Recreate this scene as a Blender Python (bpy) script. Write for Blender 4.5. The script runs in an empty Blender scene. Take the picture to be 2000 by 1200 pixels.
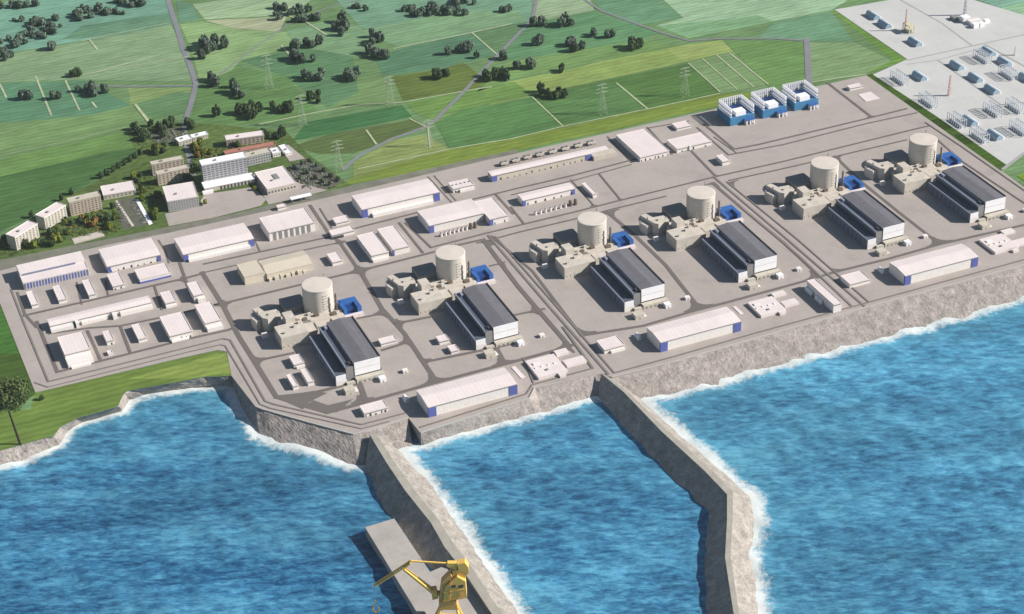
import bpy, bmesh, math, random
from mathutils import Vector
from mathutils.geometry import tessellate_polygon
from mathutils import noise as mnoise
random.seed(7)
SC = bpy.context.scene
COL = SC.collection
# ------------------------------------------------------------------ camera
F, CX, CY = 3784.0, 1000.0, 600.0
PIT, ROL, YAW, H = 0.553, -0.036, 0.387, 1700.0
_cy, _sy = math.cos(YAW), math.sin(YAW)
FW = Vector((_sy*math.cos(PIT), _cy*math.cos(PIT), -math.sin(PIT)))
_r0 = Vector((_cy, -_sy, 0)); _u0 = _r0.cross(FW)
RI = math.cos(ROL)*_r0 + math.sin(ROL)*_u0
UP = -math.sin(ROL)*_r0 + math.cos(ROL)*_u0
CAMP = Vector((0, 0, H))
cam = bpy.data.cameras.new("camera"); camo = bpy.data.objects.new("camera", cam)
COL.objects.link(camo); SC.camera = camo
from mathutils import Matrix
camo.matrix_world = Matrix(((RI.x, UP.x, -FW.x, 0), (RI.y, UP.y, -FW.y, 0), (RI.z, UP.z, -FW.z, H), (0, 0, 0, 1)))
cam.sensor_width = 36; cam.lens = F/2000*36; cam.clip_start = 10; cam.clip_end = 40000
# ------------------------------------------------------------------ light
w = bpy.data.worlds.new("World"); SC.world = w; w.use_nodes = True
nt = w.node_tree; bg = nt.nodes["Background"]
sky = nt.nodes.new("ShaderNodeTexSky"); sky.sky_type = 'NISHITA'; sky.sun_disc = False
SUN_EL = math.radians(33); SUN_AZ = math.atan2(0.897, -0.441)
sky.sun_elevation = SUN_EL; sky.sun_rotation = SUN_AZ; sky.air_density = 1.0; sky.dust_density = 0.6
nt.links.new(sky.outputs[0], bg.inputs[0]); bg.inputs[1].default_value = 0.05
sl = bpy.data.lights.new("sun", 'SUN'); sl.energy = 4.6; sl.angle = math.radians(0.5); sl.color = (1.0, 0.94, 0.86)
so = bpy.data.objects.new("sun", sl); COL.objects.link(so)
sd = Vector((0.897*math.cos(SUN_EL), -0.441*math.cos(SUN_EL), math.sin(SUN_EL)))
so.rotation_euler = sd.to_track_quat('Z', 'Y').to_euler(); so.location = (1500, 1500, 2500)
SC.view_settings.view_transform = 'Standard'; SC.view_settings.look = 'None'
SC.view_settings.exposure = 0.47; SC.view_settings.gamma = 1
SC.cycles.volume_bounces = 0; SC.cycles.max_bounces = 6; SC.cycles.diffuse_bounces = 1
SC.cycles.use_denoising = True
SEA = -21.0

def at(x, y, z=0.0):                       # where the view ray through a photo point meets the level z
    d = FW*F + RI*(x-CX) - UP*(y-CY)
    return CAMP + d*((z-H)/d.z)
def atv(x, y, base):                       # ... meets the upright plane through base that is parallel to the picture's horizon
    d = FW*F + RI*(x-CX) - UP*(y-CY); n = Vector((_sy, _cy, 0))
    return CAMP + d*((Vector(base)-CAMP).dot(n)/d.dot(n))
# ------------------------------------------------------------------ materials
def lin(c): return tuple(((v/255)/12.92 if v <= 10 else ((v/255+0.055)/1.055)**2.4) for v in c)
MATS = {}
def mat(name, col, rough=0.8, var=0.06, scale=0.05, bump=0.0, bscale=0.5, metal=0.0, spec=0.3, streak=None):
    if name in MATS: return MATS[name]
    m = bpy.data.materials.new(name); m.use_nodes = True; n = m.node_tree; N = n.nodes; L = n.links
    b = N["Principled BSDF"]; b.inputs["Roughness"].default_value = rough; b.inputs["Metallic"].default_value = metal
    b.inputs["Specular IOR Level"].default_value = spec
    tc = N.new("ShaderNodeTexCoord"); geo = N.new("ShaderNodeNewGeometry")
    mp = N.new("ShaderNodeMapping"); L.new(geo.outputs["Position"], mp.inputs[0])
    if streak: mp.inputs["Scale"].default_value = streak
    nz = N.new("ShaderNodeTexNoise"); nz.inputs["Scale"].default_value = scale; nz.inputs["Detail"].default_value = 6
    nz.inputs["Roughness"].default_value = 0.65
    L.new(mp.outputs[0], nz.inputs[0])
    mr = N.new("ShaderNodeMapRange"); mr.inputs[1].default_value = 0.3; mr.inputs[2].default_value = 0.7
    mr.inputs[3].default_value = 1-var*2; mr.inputs[4].default_value = 1+var*2
    L.new(nz.outputs[0], mr.inputs[0])
    mx = N.new("ShaderNodeVectorMath"); mx.operation = 'SCALE'; mx.inputs[0].default_value = col
    L.new(mr.outputs[0], mx.inputs["Scale"]); L.new(mx.outputs[0], b.inputs["Base Color"])
    if bump:
        n2 = N.new("ShaderNodeTexNoise"); n2.inputs["Scale"].default_value = bscale; n2.inputs["Detail"].default_value = 4
        L.new(geo.outputs["Position"], n2.inputs[0]); bp = N.new("ShaderNodeBump"); bp.inputs["Strength"].default_value = bump
        bp.inputs["Distance"].default_value = 1.0; L.new(n2.outputs[0], bp.inputs["Height"]); L.new(bp.outputs[0], b.inputs["Normal"])
    MATS[name] = m; return m
def colmat(name, rough=0.95, fine=0.25, fscale=0.08, streak=(1, 1, 1)):
    """material whose base colour is a per-face colour attribute with procedural mottling"""
    m = bpy.data.materials.new(name); m.use_nodes = True; n = m.node_tree; N = n.nodes; L = n.links
    b = N["Principled BSDF"]; b.inputs["Roughness"].default_value = rough; b.inputs["Specular IOR Level"].default_value = 0.1
    a = N.new("ShaderNodeAttribute"); a.attribute_name = "col"
    g = N.new("ShaderNodeNewGeometry"); mp = N.new("ShaderNodeMapping"); mp.inputs["Scale"].default_value = streak
    L.new(g.outputs["Position"], mp.inputs[0])
    def nz(s, lo, hi, d=5):
        t = N.new("ShaderNodeTexNoise"); t.inputs["Scale"].default_value = s; t.inputs["Detail"].default_value = d
        L.new(mp.outputs[0], t.inputs[0]); r = N.new("ShaderNodeMapRange"); r.inputs[1].default_value = 0.3; r.inputs[2].default_value = 0.7
        r.inputs[3].default_value = lo; r.inputs[4].default_value = hi; L.new(t.outputs[0], r.inputs[0]); return r
    r1 = nz(fscale, 1-fine, 1+fine); r2 = nz(0.006, 1-fine, 1+fine)
    mu = N.new("ShaderNodeMath"); mu.operation = 'MULTIPLY'; L.new(r1.outputs[0], mu.inputs[0]); L.new(r2.outputs[0], mu.inputs[1])
    wv = N.new("ShaderNodeTexWave"); wv.wave_type = 'BANDS'; wv.bands_direction = 'Y'; wv.inputs["Scale"].default_value = 0.022; wv.inputs["Distortion"].default_value = 5; wv.inputs["Detail"].default_value = 4; wv.inputs["Detail Scale"].default_value = 2
    L.new(g.outputs["Position"], wv.inputs[0]); r3 = N.new("ShaderNodeMapRange"); r3.inputs[3].default_value = 0.88; r3.inputs[4].default_value = 1.12; L.new(wv.outputs[1], r3.inputs[0])
    mw = N.new("ShaderNodeMath"); mw.operation = 'MULTIPLY'; L.new(mu.outputs[0], mw.inputs[0]); L.new(r3.outputs[0], mw.inputs[1]); mu = mw
    s = N.new("ShaderNodeVectorMath"); s.operation = 'SCALE'; L.new(a.outputs["Color"], s.inputs[0]); L.new(mu.outputs[0], s.inputs["Scale"])
    L.new(s.outputs[0], b.inputs["Base Color"]); return m
M = dict(
 pave=mat('concrete_pavement', (0.42, 0.375, 0.35), 0.9, 0.035, 0.012, 0.15, 0.4),
 pavew=mat('pale_yard_gravel', (0.56, 0.565, 0.555), 0.9, 0.03, 0.012),
 road=mat('asphalt_road', (0.165, 0.145, 0.138), 0.9, 0.05, 0.03),
 line=mat('asphalt_lane', (0.215, 0.19, 0.18), 0.9, 0.05, 0.03),
 grayroad=mat('country_road', (0.22, 0.225, 0.25), 0.9, 0.05, 0.03),
 verge=mat('concrete_kerb', (0.47, 0.45, 0.43), 0.9, 0.04, 0.1),
 white=mat('white_roof_sheet', (0.80, 0.72, 0.71), 0.6, 0.025, 0.03, streak=(1, 0.15, 1)),
 wwall=mat('white_wall_cladding', (0.84, 0.80, 0.77), 0.7, 0.03, 0.15),
 bright=mat('bright_white_cladding', (0.90, 0.90, 0.93), 0.5, 0.02, 0.1),
 greyw=mat('grey_cladding', (0.25, 0.25, 0.25), 0.7, 0.04, 0.1),
 tan=mat('tan_roof', (0.62, 0.56, 0.46), 0.7, 0.03, 0.05),
 tanw=mat('tan_wall', (0.66, 0.60, 0.49), 0.7, 0.04, 0.1),
 blue=mat('blue_cladding', (0.11, 0.14, 0.42), 0.5, 0.05, 0.1),
 vblue=mat('vivid_blue_cladding', (0.035, 0.13, 0.40), 0.5, 0.08, 0.1),
 dblue=mat('deep_blue_cladding', (0.012, 0.055, 0.22), 0.5, 0.08, 0.1),
 steel=mat('steel_blue_cladding', (0.06, 0.22, 0.42), 0.45, 0.08, 0.1),
 reactor=mat('reactor_concrete', (0.60, 0.565, 0.515), 0.85, 0.035, 0.06, 0.2, 0.3, streak=(1, 1, 0.12)),
 rtop=mat('reactor_roof_concrete', (0.66, 0.60, 0.54), 0.85, 0.03, 0.05),
 aux=mat('aux_concrete', (0.60, 0.55, 0.485), 0.85, 0.06, 0.08),
 troof=mat('turbine_roof_sheet', (0.175, 0.17, 0.195), 0.55, 0.07, 0.03, streak=(3, 0.1, 1)),
 troof2=mat('turbine_bay_roof', (0.10, 0.115, 0.155), 0.55, 0.07, 0.05),
 tside=mat('turbine_side_cladding', (0.15, 0.165, 0.21), 0.55, 0.08, 0.3, streak=(1, 1, 0.1)),
 strip=mat('pale_blue_parapet', (0.28, 0.32, 0.40), 0.5, 0.05, 0.2),
 dark=mat('dark_opening', (0.06, 0.06, 0.07), 0.7, 0.1, 0.2),
 bluegrey=mat('blue_grey_glazing', (0.16, 0.19, 0.30), 0.3, 0.1, 0.2, spec=0.6),
 glass=mat('window_glass', (0.10, 0.12, 0.15), 0.2, 0.1, 0.2, spec=0.6),
 brown=mat('brown_plant_steel', (0.16, 0.125, 0.10), 0.7, 0.15, 0.2),
 cream=mat('cream_render', (0.56, 0.52, 0.44), 0.8, 0.05, 0.1),
 sand=mat('sandstone_render', (0.54, 0.44, 0.35), 0.8, 0.05, 0.1),
 office=mat('office_panel', (0.42, 0.42, 0.43), 0.6, 0.05, 0.2),
 red=mat('red_brick_roof', (0.42, 0.19, 0.15), 0.8, 0.08, 0.1),
 yellow=mat('yellow_crane_paint', (0.98, 0.60, 0.13), 0.45, 0.05, 0.3, spec=0.5),
 yelshade=mat('shaded_yellow_crane_paint', (0.82, 0.46, 0.12), 0.5, 0.08, 0.5),  # darker copy of the crane yellow, shade put into the colour
 rope=mat('steel_rope', (0.35, 0.33, 0.25), 0.5),
 quay=mat('quay_concrete', (0.44, 0.41, 0.38), 0.9, 0.05, 0.02, 0.1, 0.3),
 crest=mat('breakwater_crest', (0.40, 0.38, 0.33), 0.9, 0.08, 0.05),
 pylon=mat('pale_green_steel', (0.40, 0.48, 0.36), 0.5, 0.03, 0.2),
 galv=mat('galvanised_steel', (0.56, 0.60, 0.66), 0.4, 0.05, 0.2),
 mast=mat('mast_red', (0.86, 0.60, 0.52), 0.5), 
 trunk=mat('tree_bark', (0.07, 0.05, 0.035), 0.95, 0.1, 0.5),
)
def bands(mn, axis, period, amt, sharp=.06):
    m = M[mn]; N = m.node_tree.nodes; L = m.node_tree.links; b = N["Principled BSDF"]; src = b.inputs["Base Color"].links[0].from_socket
    g = N.new("ShaderNodeNewGeometry"); sp = N.new("ShaderNodeSeparateXYZ"); L.new(g.outputs["Position"], sp.inputs[0]); prev = src
    for ax, pr in zip(axis, period):
        d = N.new("ShaderNodeMath"); d.operation = 'DIVIDE'; d.inputs[1].default_value = pr; L.new(sp.outputs[ax], d.inputs[0])
        f = N.new("ShaderNodeMath"); f.operation = 'FRACT'; L.new(d.outputs[0], f.inputs[0]); c = N.new("ShaderNodeMath"); c.operation = 'LESS_THAN'; c.inputs[1].default_value = sharp; L.new(f.outputs[0], c.inputs[0])
        k = N.new("ShaderNodeMapRange"); k.inputs[3].default_value = 1; k.inputs[4].default_value = 1-amt; L.new(c.outputs[0], k.inputs[0])
        s = N.new("ShaderNodeVectorMath"); s.operation = 'SCALE'; L.new(prev, s.inputs[0]); L.new(k.outputs[0], s.inputs["Scale"]); prev = s.outputs[0]
    L.new(prev, b.inputs["Base Color"])
bands('white', [0], [7.0], .08, .14); bands('pave', [0, 1], [22, 17], .05, .05); bands('pavew', [0, 1], [30, 24], .04, .05); bands('quay', [0, 1], [14, 11], .08, .05); bands('troof', [1], [9.0], .12, .12); bands('wwall', [0], [6.0], .08, .12); bands('tan', [0], [6.0], .07, .12)
def stain(mn, sc, amt, seed=0.0):
    m = M[mn]; N = m.node_tree.nodes; L = m.node_tree.links; b = N["Principled BSDF"]; src = b.inputs["Base Color"].links[0].from_socket
    g = N.new("ShaderNodeNewGeometry"); t = N.new("ShaderNodeTexNoise"); t.inputs["Scale"].default_value = sc; t.inputs["Detail"].default_value = 8; t.inputs["Roughness"].default_value = .7; L.new(g.outputs["Position"], t.inputs[0])
    k = N.new("ShaderNodeMapRange"); k.inputs[1].default_value = .5; k.inputs[2].default_value = .68; k.inputs[3].default_value = 1; k.inputs[4].default_value = 1-amt; L.new(t.outputs[0], k.inputs[0])
    s = N.new("ShaderNodeVectorMath"); s.operation = 'SCALE'; L.new(src, s.inputs[0]); L.new(k.outputs[0], s.inputs["Scale"]); L.new(s.outputs[0], b.inputs["Base Color"])
stain('pave', .018, .13); stain('pave', .15, .07); stain('white', .05, .07); stain('troof', .06, .2); stain('road', .03, .2); stain('reactor', .08, .1); stain('aux', .09, .12); stain('quay', .05, .15); stain('pavew', .02, .06)
def rockmat(name, c, spread=0.35):
    m = bpy.data.materials.new(name); m.use_nodes = True; n = m.node_tree; N = n.nodes; L = n.links
    b = N["Principled BSDF"]; b.inputs["Roughness"].default_value = 0.95
    g = N.new("ShaderNodeNewGeometry"); v = N.new("ShaderNodeTexVoronoi"); v.inputs["Scale"].default_value = 0.45
    L.new(g.outputs["Position"], v.inputs["Vector"]); nz = N.new("ShaderNodeTexNoise"); nz.inputs["Scale"].default_value = 0.07; nz.inputs["Detail"].default_value = 8
    L.new(g.outputs["Position"], nz.inputs[0])
    sp = N.new("ShaderNodeSeparateColor"); L.new(v.outputs["Color"], sp.inputs[0])
    r = N.new("ShaderNodeMapRange"); r.inputs[3].default_value = 1-spread; r.inputs[4].default_value = 1+spread; L.new(sp.outputs[0], r.inputs[0])
    r2 = N.new("ShaderNodeMapRange"); r2.inputs[1].default_value = 0.3; r2.inputs[2].default_value = 0.7; r2.inputs[3].default_value = 0.75; r2.inputs[4].default_value = 1.25; L.new(nz.outputs[0], r2.inputs[0])
    mu = N.new("ShaderNodeMath"); mu.operation = 'MULTIPLY'; L.new(r.outputs[0], mu.inputs[0]); L.new(r2.outputs[0], mu.inputs[1])
    s = N.new("ShaderNodeVectorMath"); s.operation = 'SCALE'; s.inputs[0].default_value = c; L.new(mu.outputs[0], s.inputs["Scale"]); L.new(s.outputs[0], b.inputs["Base Color"])
    bp = N.new("ShaderNodeBump"); bp.inputs["Strength"].default_value = 0.3; bp.inputs["Distance"].default_value = 1.2
    L.new(v.outputs["Distance"], bp.inputs["Height"]); L.new(bp.outputs[0], b.inputs["Normal"]); return m
M['rock'] = rockmat('armour_rock', (0.33, 0.295, 0.275), 0.2)
M['mole'] = rockmat('breakwater_rock', (0.34, 0.31, 0.28), 0.2)
def leafmat(name, c):
    m = bpy.data.materials.new(name); m.use_nodes = True; n = m.node_tree; N = n.nodes; L = n.links
    b = N["Principled BSDF"]; b.inputs["Roughness"].default_value = 0.85; b.inputs["Specular IOR Level"].default_value = 0.15
    oi = N.new("ShaderNodeObjectInfo"); g = N.new("ShaderNodeNewGeometry")
    r = N.new("ShaderNodeMapRange"); r.inputs[3].default_value = 0.65; r.inputs[4].default_value = 1.5; L.new(g.outputs["Random Per Island"], r.inputs[0])
    r2 = N.new("ShaderNodeMapRange"); r2.inputs[3].default_value = 0.75; r2.inputs[4].default_value = 1.3; L.new(oi.outputs["Random"], r2.inputs[0])
    mu = N.new("ShaderNodeMath"); mu.operation = 'MULTIPLY'; L.new(r.outputs[0], mu.inputs[0]); L.new(r2.outputs[0], mu.inputs[1])
    s = N.new("ShaderNodeVectorMath"); s.operation = 'SCALE'; s.inputs[0].default_value = c; L.new(mu.outputs[0], s.inputs["Scale"]); L.new(s.outputs[0], b.inputs["Base Color"]); return m
LEAF = dict(g=leafmat('dark_green_leaves', (0.058, 0.095, 0.040)), y=leafmat('yellow_green_leaves', (0.15, 0.185, 0.028)),
            o=leafmat('orange_leaves', (0.26, 0.16, 0.05)), b=leafmat('haze_paled_leaves', (0.105, 0.145, 0.11)))  # b: far trees, distance haze put into the paler leaf colour
# ------------------------------------------------------------------ object helpers
def tagp(o, label=None, cat=None, group=None, kind=None):
    if label: o['label'] = label
    if cat: o['category'] = cat
    if group: o['group'] = group
    if kind: o['kind'] = kind
    return o
def mesh(name, vs, fs, mats, parent=None, fm=None, smooth=False):
    me = bpy.data.meshes.new(name); me.from_pydata([tuple(v) for v in vs], [], fs)
    for m in (mats if isinstance(mats, (list, tuple)) else [mats]): me.materials.append(m)
    if fm:
        for p, i in zip(me.polygons, fm): p.material_index = i
    if smooth:
        for p in me.polygons: p.use_smooth = True
    me.update(); o = bpy.data.objects.new(name, me); COL.objects.link(o)
    if parent: o.parent = parent
    return o
class MB:
    def __init__(s): s.v, s.f = [], []
    def box(s, x0, y0, z0, x1, y1, z1):
        i = len(s.v); s.v += [(x0, y0, z0), (x1, y0, z0), (x1, y1, z0), (x0, y1, z0), (x0, y0, z1), (x1, y0, z1), (x1, y1, z1), (x0, y1, z1)]
        s.f += [(i, i+3, i+2, i+1), (i+4, i+5, i+6, i+7), (i, i+1, i+5, i+4), (i+1, i+2, i+6, i+5), (i+2, i+3, i+7, i+6), (i+3, i, i+4, i+7)]; return s
    def gable(s, x0, y0, x1, y1, z, rise, th, axis='x', pos=0.5):
        i = len(s.v)
        if axis == 'x':
            ym = y0+(y1-y0)*pos
            prof = [(y0, z), (ym, z+rise), (y1, z), (y1, z-th), (y0, z-th)]
            s.v += [(x0, a, b) for a, b in prof]+[(x1, a, b) for a, b in prof]
        else:
            xm = x0+(x1-x0)*pos
            prof = [(x1, z), (xm, z+rise), (x0, z), (x0, z-th), (x1, z-th)]
            s.v += [(a, y0, b) for a, b in prof]+[(a, y1, b) for a, b in prof]
        n = 5
        s.f += [tuple(i+k for k in reversed(range(n))), tuple(i+n+k for k in range(n))]
        for k in range(n):
            q = (k+1) % n; s.f.append((i+k, i+q, i+n+q, i+n+k))
        return s
    def cyl(s, x, y, z0, z1, r, n=10, r2=None):
        i = len(s.v); r2 = r if r2 is None else r2
        for k in range(n):
            a = 2*math.pi*k/n; s.v.append((x+r*math.cos(a), y+r*math.sin(a), z0))
        for k in range(n):
            a = 2*math.pi*k/n; s.v.append((x+r2*math.cos(a), y+r2*math.sin(a), z1))
        for k in range(n):
            q = (k+1) % n; s.f.append((i+k, i+q, i+n+q, i+n+k))
        s.f += [tuple(i+k for k in reversed(range(n))), tuple(i+n+k for k in range(n))]; return s
    def bar(s, a, b, t, t2=None):
        a, b = Vector(a), Vector(b); t2 = t if t2 is None else t2; d = (b-a).normalized()
        u = d.cross(Vector((0, 0, 1))); u = Vector((1, 0, 0)) if u.length < 1e-3 else u.normalized(); v = d.cross(u).normalized()
        i = len(s.v)
        for p, tt in ((a, t), (b, t2)):
            s.v += [p+(u*x+v*y)*tt/2 for x, y in ((-1, -1), (1, -1), (1, 1), (-1, 1))]
        s.f += [(i, i+1, i+2, i+3), (i+7, i+6, i+5, i+4)]+[(i+k, i+4+k, i+4+(k+1) % 4, i+(k+1) % 4) for k in range(4)]; return s
    def prism(s, pts, z0, z1):
        n = len(pts); i = len(s.v)
        ar = sum(pts[k][0]*pts[(k+1) % n][1]-pts[(k+1) % n][0]*pts[k][1] for k in range(n))
        if ar < 0: pts = pts[::-1]
        s.v += [(p[0], p[1], z0) for p in pts]+[(p[0], p[1], z1) for p in pts]
        for k in range(n):
            q = (k+1) % n; s.f.append((i+k, i+q, i+n+q, i+n+k))
        s.f += [tuple(i+k for k in reversed(range(n))), tuple(i+n+k for k in range(n))]; return s
    def build(s, name, m, parent=None, off=None):
        if off is not None: s.v = [(v[0]-off[0], v[1]-off[1], v[2]-off[2]) for v in s.v]
        return mesh(name, s.v, s.f, m, parent)
def thing(name, label, cat, loc, group=None):
    o = bpy.data.objects.new(name, None); COL.objects.link(o); o.location = loc; o.empty_display_size = 5
    return tagp(o, label, cat, group)
def dup(root, loc, label=None, group=None, rz=None, sc=None):
    r = root.copy(); COL.objects.link(r); r.location = loc
    if rz is not None: r.rotation_euler = (0, 0, rz)
    if sc is not None: r.scale = sc
    if label: r['label'] = label
    if group: r['group'] = group
    for ch in list(root.children):
        c = ch.copy(); COL.objects.link(c); c.parent = r
        for g in ch.children:
            d = g.copy(); COL.objects.link(d); d.parent = c
    return r
def sheet(name, polys, m, z, kind='structure', cols=None):
    vs, fs, fc = [], [], []
    for k, pl in enumerate(polys):
        pts = [Vector((p[0], p[1], 0)) for p in pl]; i = len(vs)
        vs += [(p.x, p.y, z[k] if isinstance(z, list) else z) for p in pts]
        for t in tessellate_polygon([pts]):
            a, b, c = [pts[q] for q in t]
            if (b-a).cross(c-a).z < 0: t = (t[0], t[2], t[1])
            fs.append(tuple(i+q for q in t)); fc.append(k)
    o = mesh(name, vs, fs, m)
    if cols:
        at_ = o.data.color_attributes.new("col", 'FLOAT_COLOR', 'CORNER')
        for p in o.data.polygons:
            c = cols[fc[p.index]]
            for li in p.loop_indices: at_.data[li].color = (*c, 1)
    return tagp(o, kind=kind)
def px(pts, z=0): return [tuple(at(x, y, z)[:2]) for x, y in pts]
def strips(name, lines, m, z, pre=None):
    """ribbons along polylines given in world xy: (points, width); each ribbon of an object a hair above the last"""
    vs, fs = [], []
    for n, (pl, wd) in enumerate(lines):
        pts = [Vector((p[0], p[1])) for p in pl]; i = len(vs); zz = z+0.03*(n % 12)
        for k, p in enumerate(pts):
            d0 = (pts[k]-pts[k-1]).normalized() if k else None; d1 = (pts[k+1]-pts[k]).normalized() if k < len(pts)-1 else None
            d = (d0+d1).normalized() if d0 is not None and d1 is not None else (d0 if d0 is not None else d1)
            nn = Vector((-d.y, d.x)); sc = 1.0
            if d0 is not None and d1 is not None: sc = min(2.0, 1/max(0.5, nn.dot(Vector((-d1.y, d1.x)))))
            ext = Vector((0, 0)) if (k and k < len(pts)-1) else (d*(wd/2) if k else -d*(wd/2))
            for sgn in (-1, 1):
                q = p+nn*sgn*wd/2*sc+ext; vs.append((q.x, q.y, zz))
        for k in range(len(pts)-1): fs.append((i+2*k, i+2*k+2, i+2*k+3, i+2*k+1))
    return tagp(mesh(name, vs, fs, m), kind='structure')
# ------------------------------------------------------------------ coast, sea and ground
COAST = [(-420, 990), (-150, 925), (0, 880), (50, 866), (105, 851), (118, 834), (150, 817), (230, 794), (241, 770), (250, 763), (362, 743), (400, 736), (452, 734)]
WATER = [(-430, 1020), (-160, 955), (0, 912), (60, 893), (115, 868), (130, 846), (165, 823), (240, 803), (252, 780), (300, 768), (385, 757), (420, 754), (452, 757)]
PLAT = [(452, 734), (500, 796), (515, 802), (600, 826), (690, 850), (712, 845), (798, 817), (822, 847), (900, 822), (1035, 779), (1045, 759), (1100, 748), (1162, 732), (1180, 730), (1195, 738), (1320, 707), (1480, 661), (1690, 602), (1856, 558), (2000, 519), (2300, 438)]
XL = at(69, 767).x; YB = at(1200, 256).y
cw = [at(x, y, 0) for x, y in COAST]; pw = [at(x, y, 0) for x, y in PLAT]
land = [(p.x, p.y) for p in cw]+[(p.x, p.y) for p in pw[1:]]
land = land+[(land[-1][0]+6000, land[-1][1]+200), (14000, 22000), (-12000, 22000), (-9000, land[0][1]-1500)]
FIELD = colmat('field_grass', 0.95, 0.17, 0.05, (0.35, 1, 1))
def gcol(c, k=0.80):
    c = tuple(a*.84+b*.16 for a, b in zip(c, (128, 148, 100))); return tuple(v*k for v in lin(c))
sheet('ground', [land], FIELD, -0.6, cols=[gcol((112, 148, 100))])
# sea
sea_m = bpy.data.materials.new('sea_water'); sea_m.use_nodes = True; n = sea_m.node_tree; N = n.nodes; L = n.links
b = N["Principled BSDF"]; b.inputs["Roughness"].default_value = 0.28; b.inputs["IOR"].default_value = 1.33; b.inputs["Specular IOR Level"].default_value = 0.35
g = N.new("ShaderNodeNewGeometry"); mp = N.new("ShaderNodeMapping"); mp.vector_type = 'TEXTURE'
mp.inputs["Rotation"].default_value = (0, 0, -YAW); mp.inputs["Scale"].default_value = (2.6, 1.0, 1)
L.new(g.outputs["Position"], mp.inputs[0])
def tex(s, d=5, rg=0.6, src=mp.outputs[0]):
    t = N.new("ShaderNodeTexNoise"); t.inputs["Scale"].default_value = s; t.inputs["Detail"].default_value = d; t.inputs["Roughness"].default_value = rg; L.new(src, t.inputs[0]); return t
t1 = tex(0.12, 6, 0.72); t2 = tex(0.012, 3, 0.5); t3 = tex(0.0016, 2, 0.5, g.outputs["Position"])
mx = N.new("ShaderNodeMath"); mx.operation = 'MULTIPLY_ADD'; mx.inputs[1].default_value = 0.7; L.new(t1.outputs[0], mx.inputs[0])
mu = N.new("ShaderNodeMath"); mu.operation = 'MULTIPLY'; mu.inputs[1].default_value = 0.3; L.new(t2.outputs[0], mu.inputs[0]); L.new(mu.outputs[0], mx.inputs[2])
cr = N.new("ShaderNodeValToRGB"); e = cr.color_ramp.elements
e[0].position = 0.39; e[0].color = (0.010, 0.066, 0.165, 1); e[1].position = 0.63; e[1].color = (0.11, 0.36, 0.53, 1)
q = cr.color_ramp.elements.new(0.50); q.color = (0.042, 0.185, 0.34, 1)
L.new(mx.outputs[0], cr.inputs[0])
sx = N.new("ShaderNodeSeparateXYZ"); L.new(g.outputs["Position"], sx.inputs[0])
at2 = N.new("ShaderNodeAttribute"); at2.attribute_name = "shal"
tn = N.new("ShaderNodeMapRange"); tn.inputs[1].default_value = .35; tn.inputs[2].default_value = .65; tn.inputs[3].default_value = .78; tn.inputs[4].default_value = 1.2; L.new(tex(0.0045, 4, 0.6, mp.outputs[0]).outputs[0], tn.inputs[0])
sw = N.new("ShaderNodeVectorMath"); sw.operation = 'SCALE'; L.new(cr.outputs[0], sw.inputs[0]); L.new(tn.outputs[0], sw.inputs["Scale"])
mixs = N.new("ShaderNodeMix"); mixs.data_type = 'RGBA'; mixs.blend_type = 'ADD'; mixs.inputs["B"].default_value = (0.07, 0.19, 0.20, 1)
L.new(at2.outputs["Fac"], mixs.inputs["Factor"]); L.new(sw.outputs[0], mixs.inputs["A"])
at3 = N.new("ShaderNodeAttribute"); at3.attribute_name = "foam"
tf = tex(0.09, 6, 0.75, g.outputs["Position"])
tf2 = tex(0.018, 3, 0.5, g.outputs["Position"]); tm = N.new("ShaderNodeMath"); tm.operation = 'MULTIPLY_ADD'; tm.inputs[1].default_value = 0.55; L.new(tf2.outputs[0], tm.inputs[0]); tq = N.new("ShaderNodeMath"); tq.operation = 'ADD'; tq.inputs[1].default_value = -0.27; L.new(tf.outputs[0], tq.inputs[0]); L.new(tq.outputs[0], tm.inputs[2])
fa = N.new("ShaderNodeMath"); fa.operation = 'ADD'; L.new(at3.outputs["Fac"], fa.inputs[0]); L.new(tm.outputs[0], fa.inputs[1])
fr = N.new("ShaderNodeMapRange"); fr.inputs[1].default_value = 0.86; fr.inputs[2].default_value = 1.16; L.new(fa.outputs[0], fr.inputs[0])
mixf = N.new("ShaderNodeMix"); mixf.data_type = 'RGBA'; mixf.inputs["B"].default_value = (0.72, 0.78, 0.78, 1)
L.new(fr.outputs[0], mixf.inputs["Factor"]); L.new(mixs.outputs["Result"], mixf.inputs["A"]); L.new(mixf.outputs["Result"], b.inputs["Base Color"])
bp = N.new("ShaderNodeBump"); bp.inputs["Strength"].default_value = 0.7; bp.inputs["Distance"].default_value = 2.5
L.new(mx.outputs[0], bp.inputs["Height"]); L.new(bp.outputs[0], b.inputs["Normal"])

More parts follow.
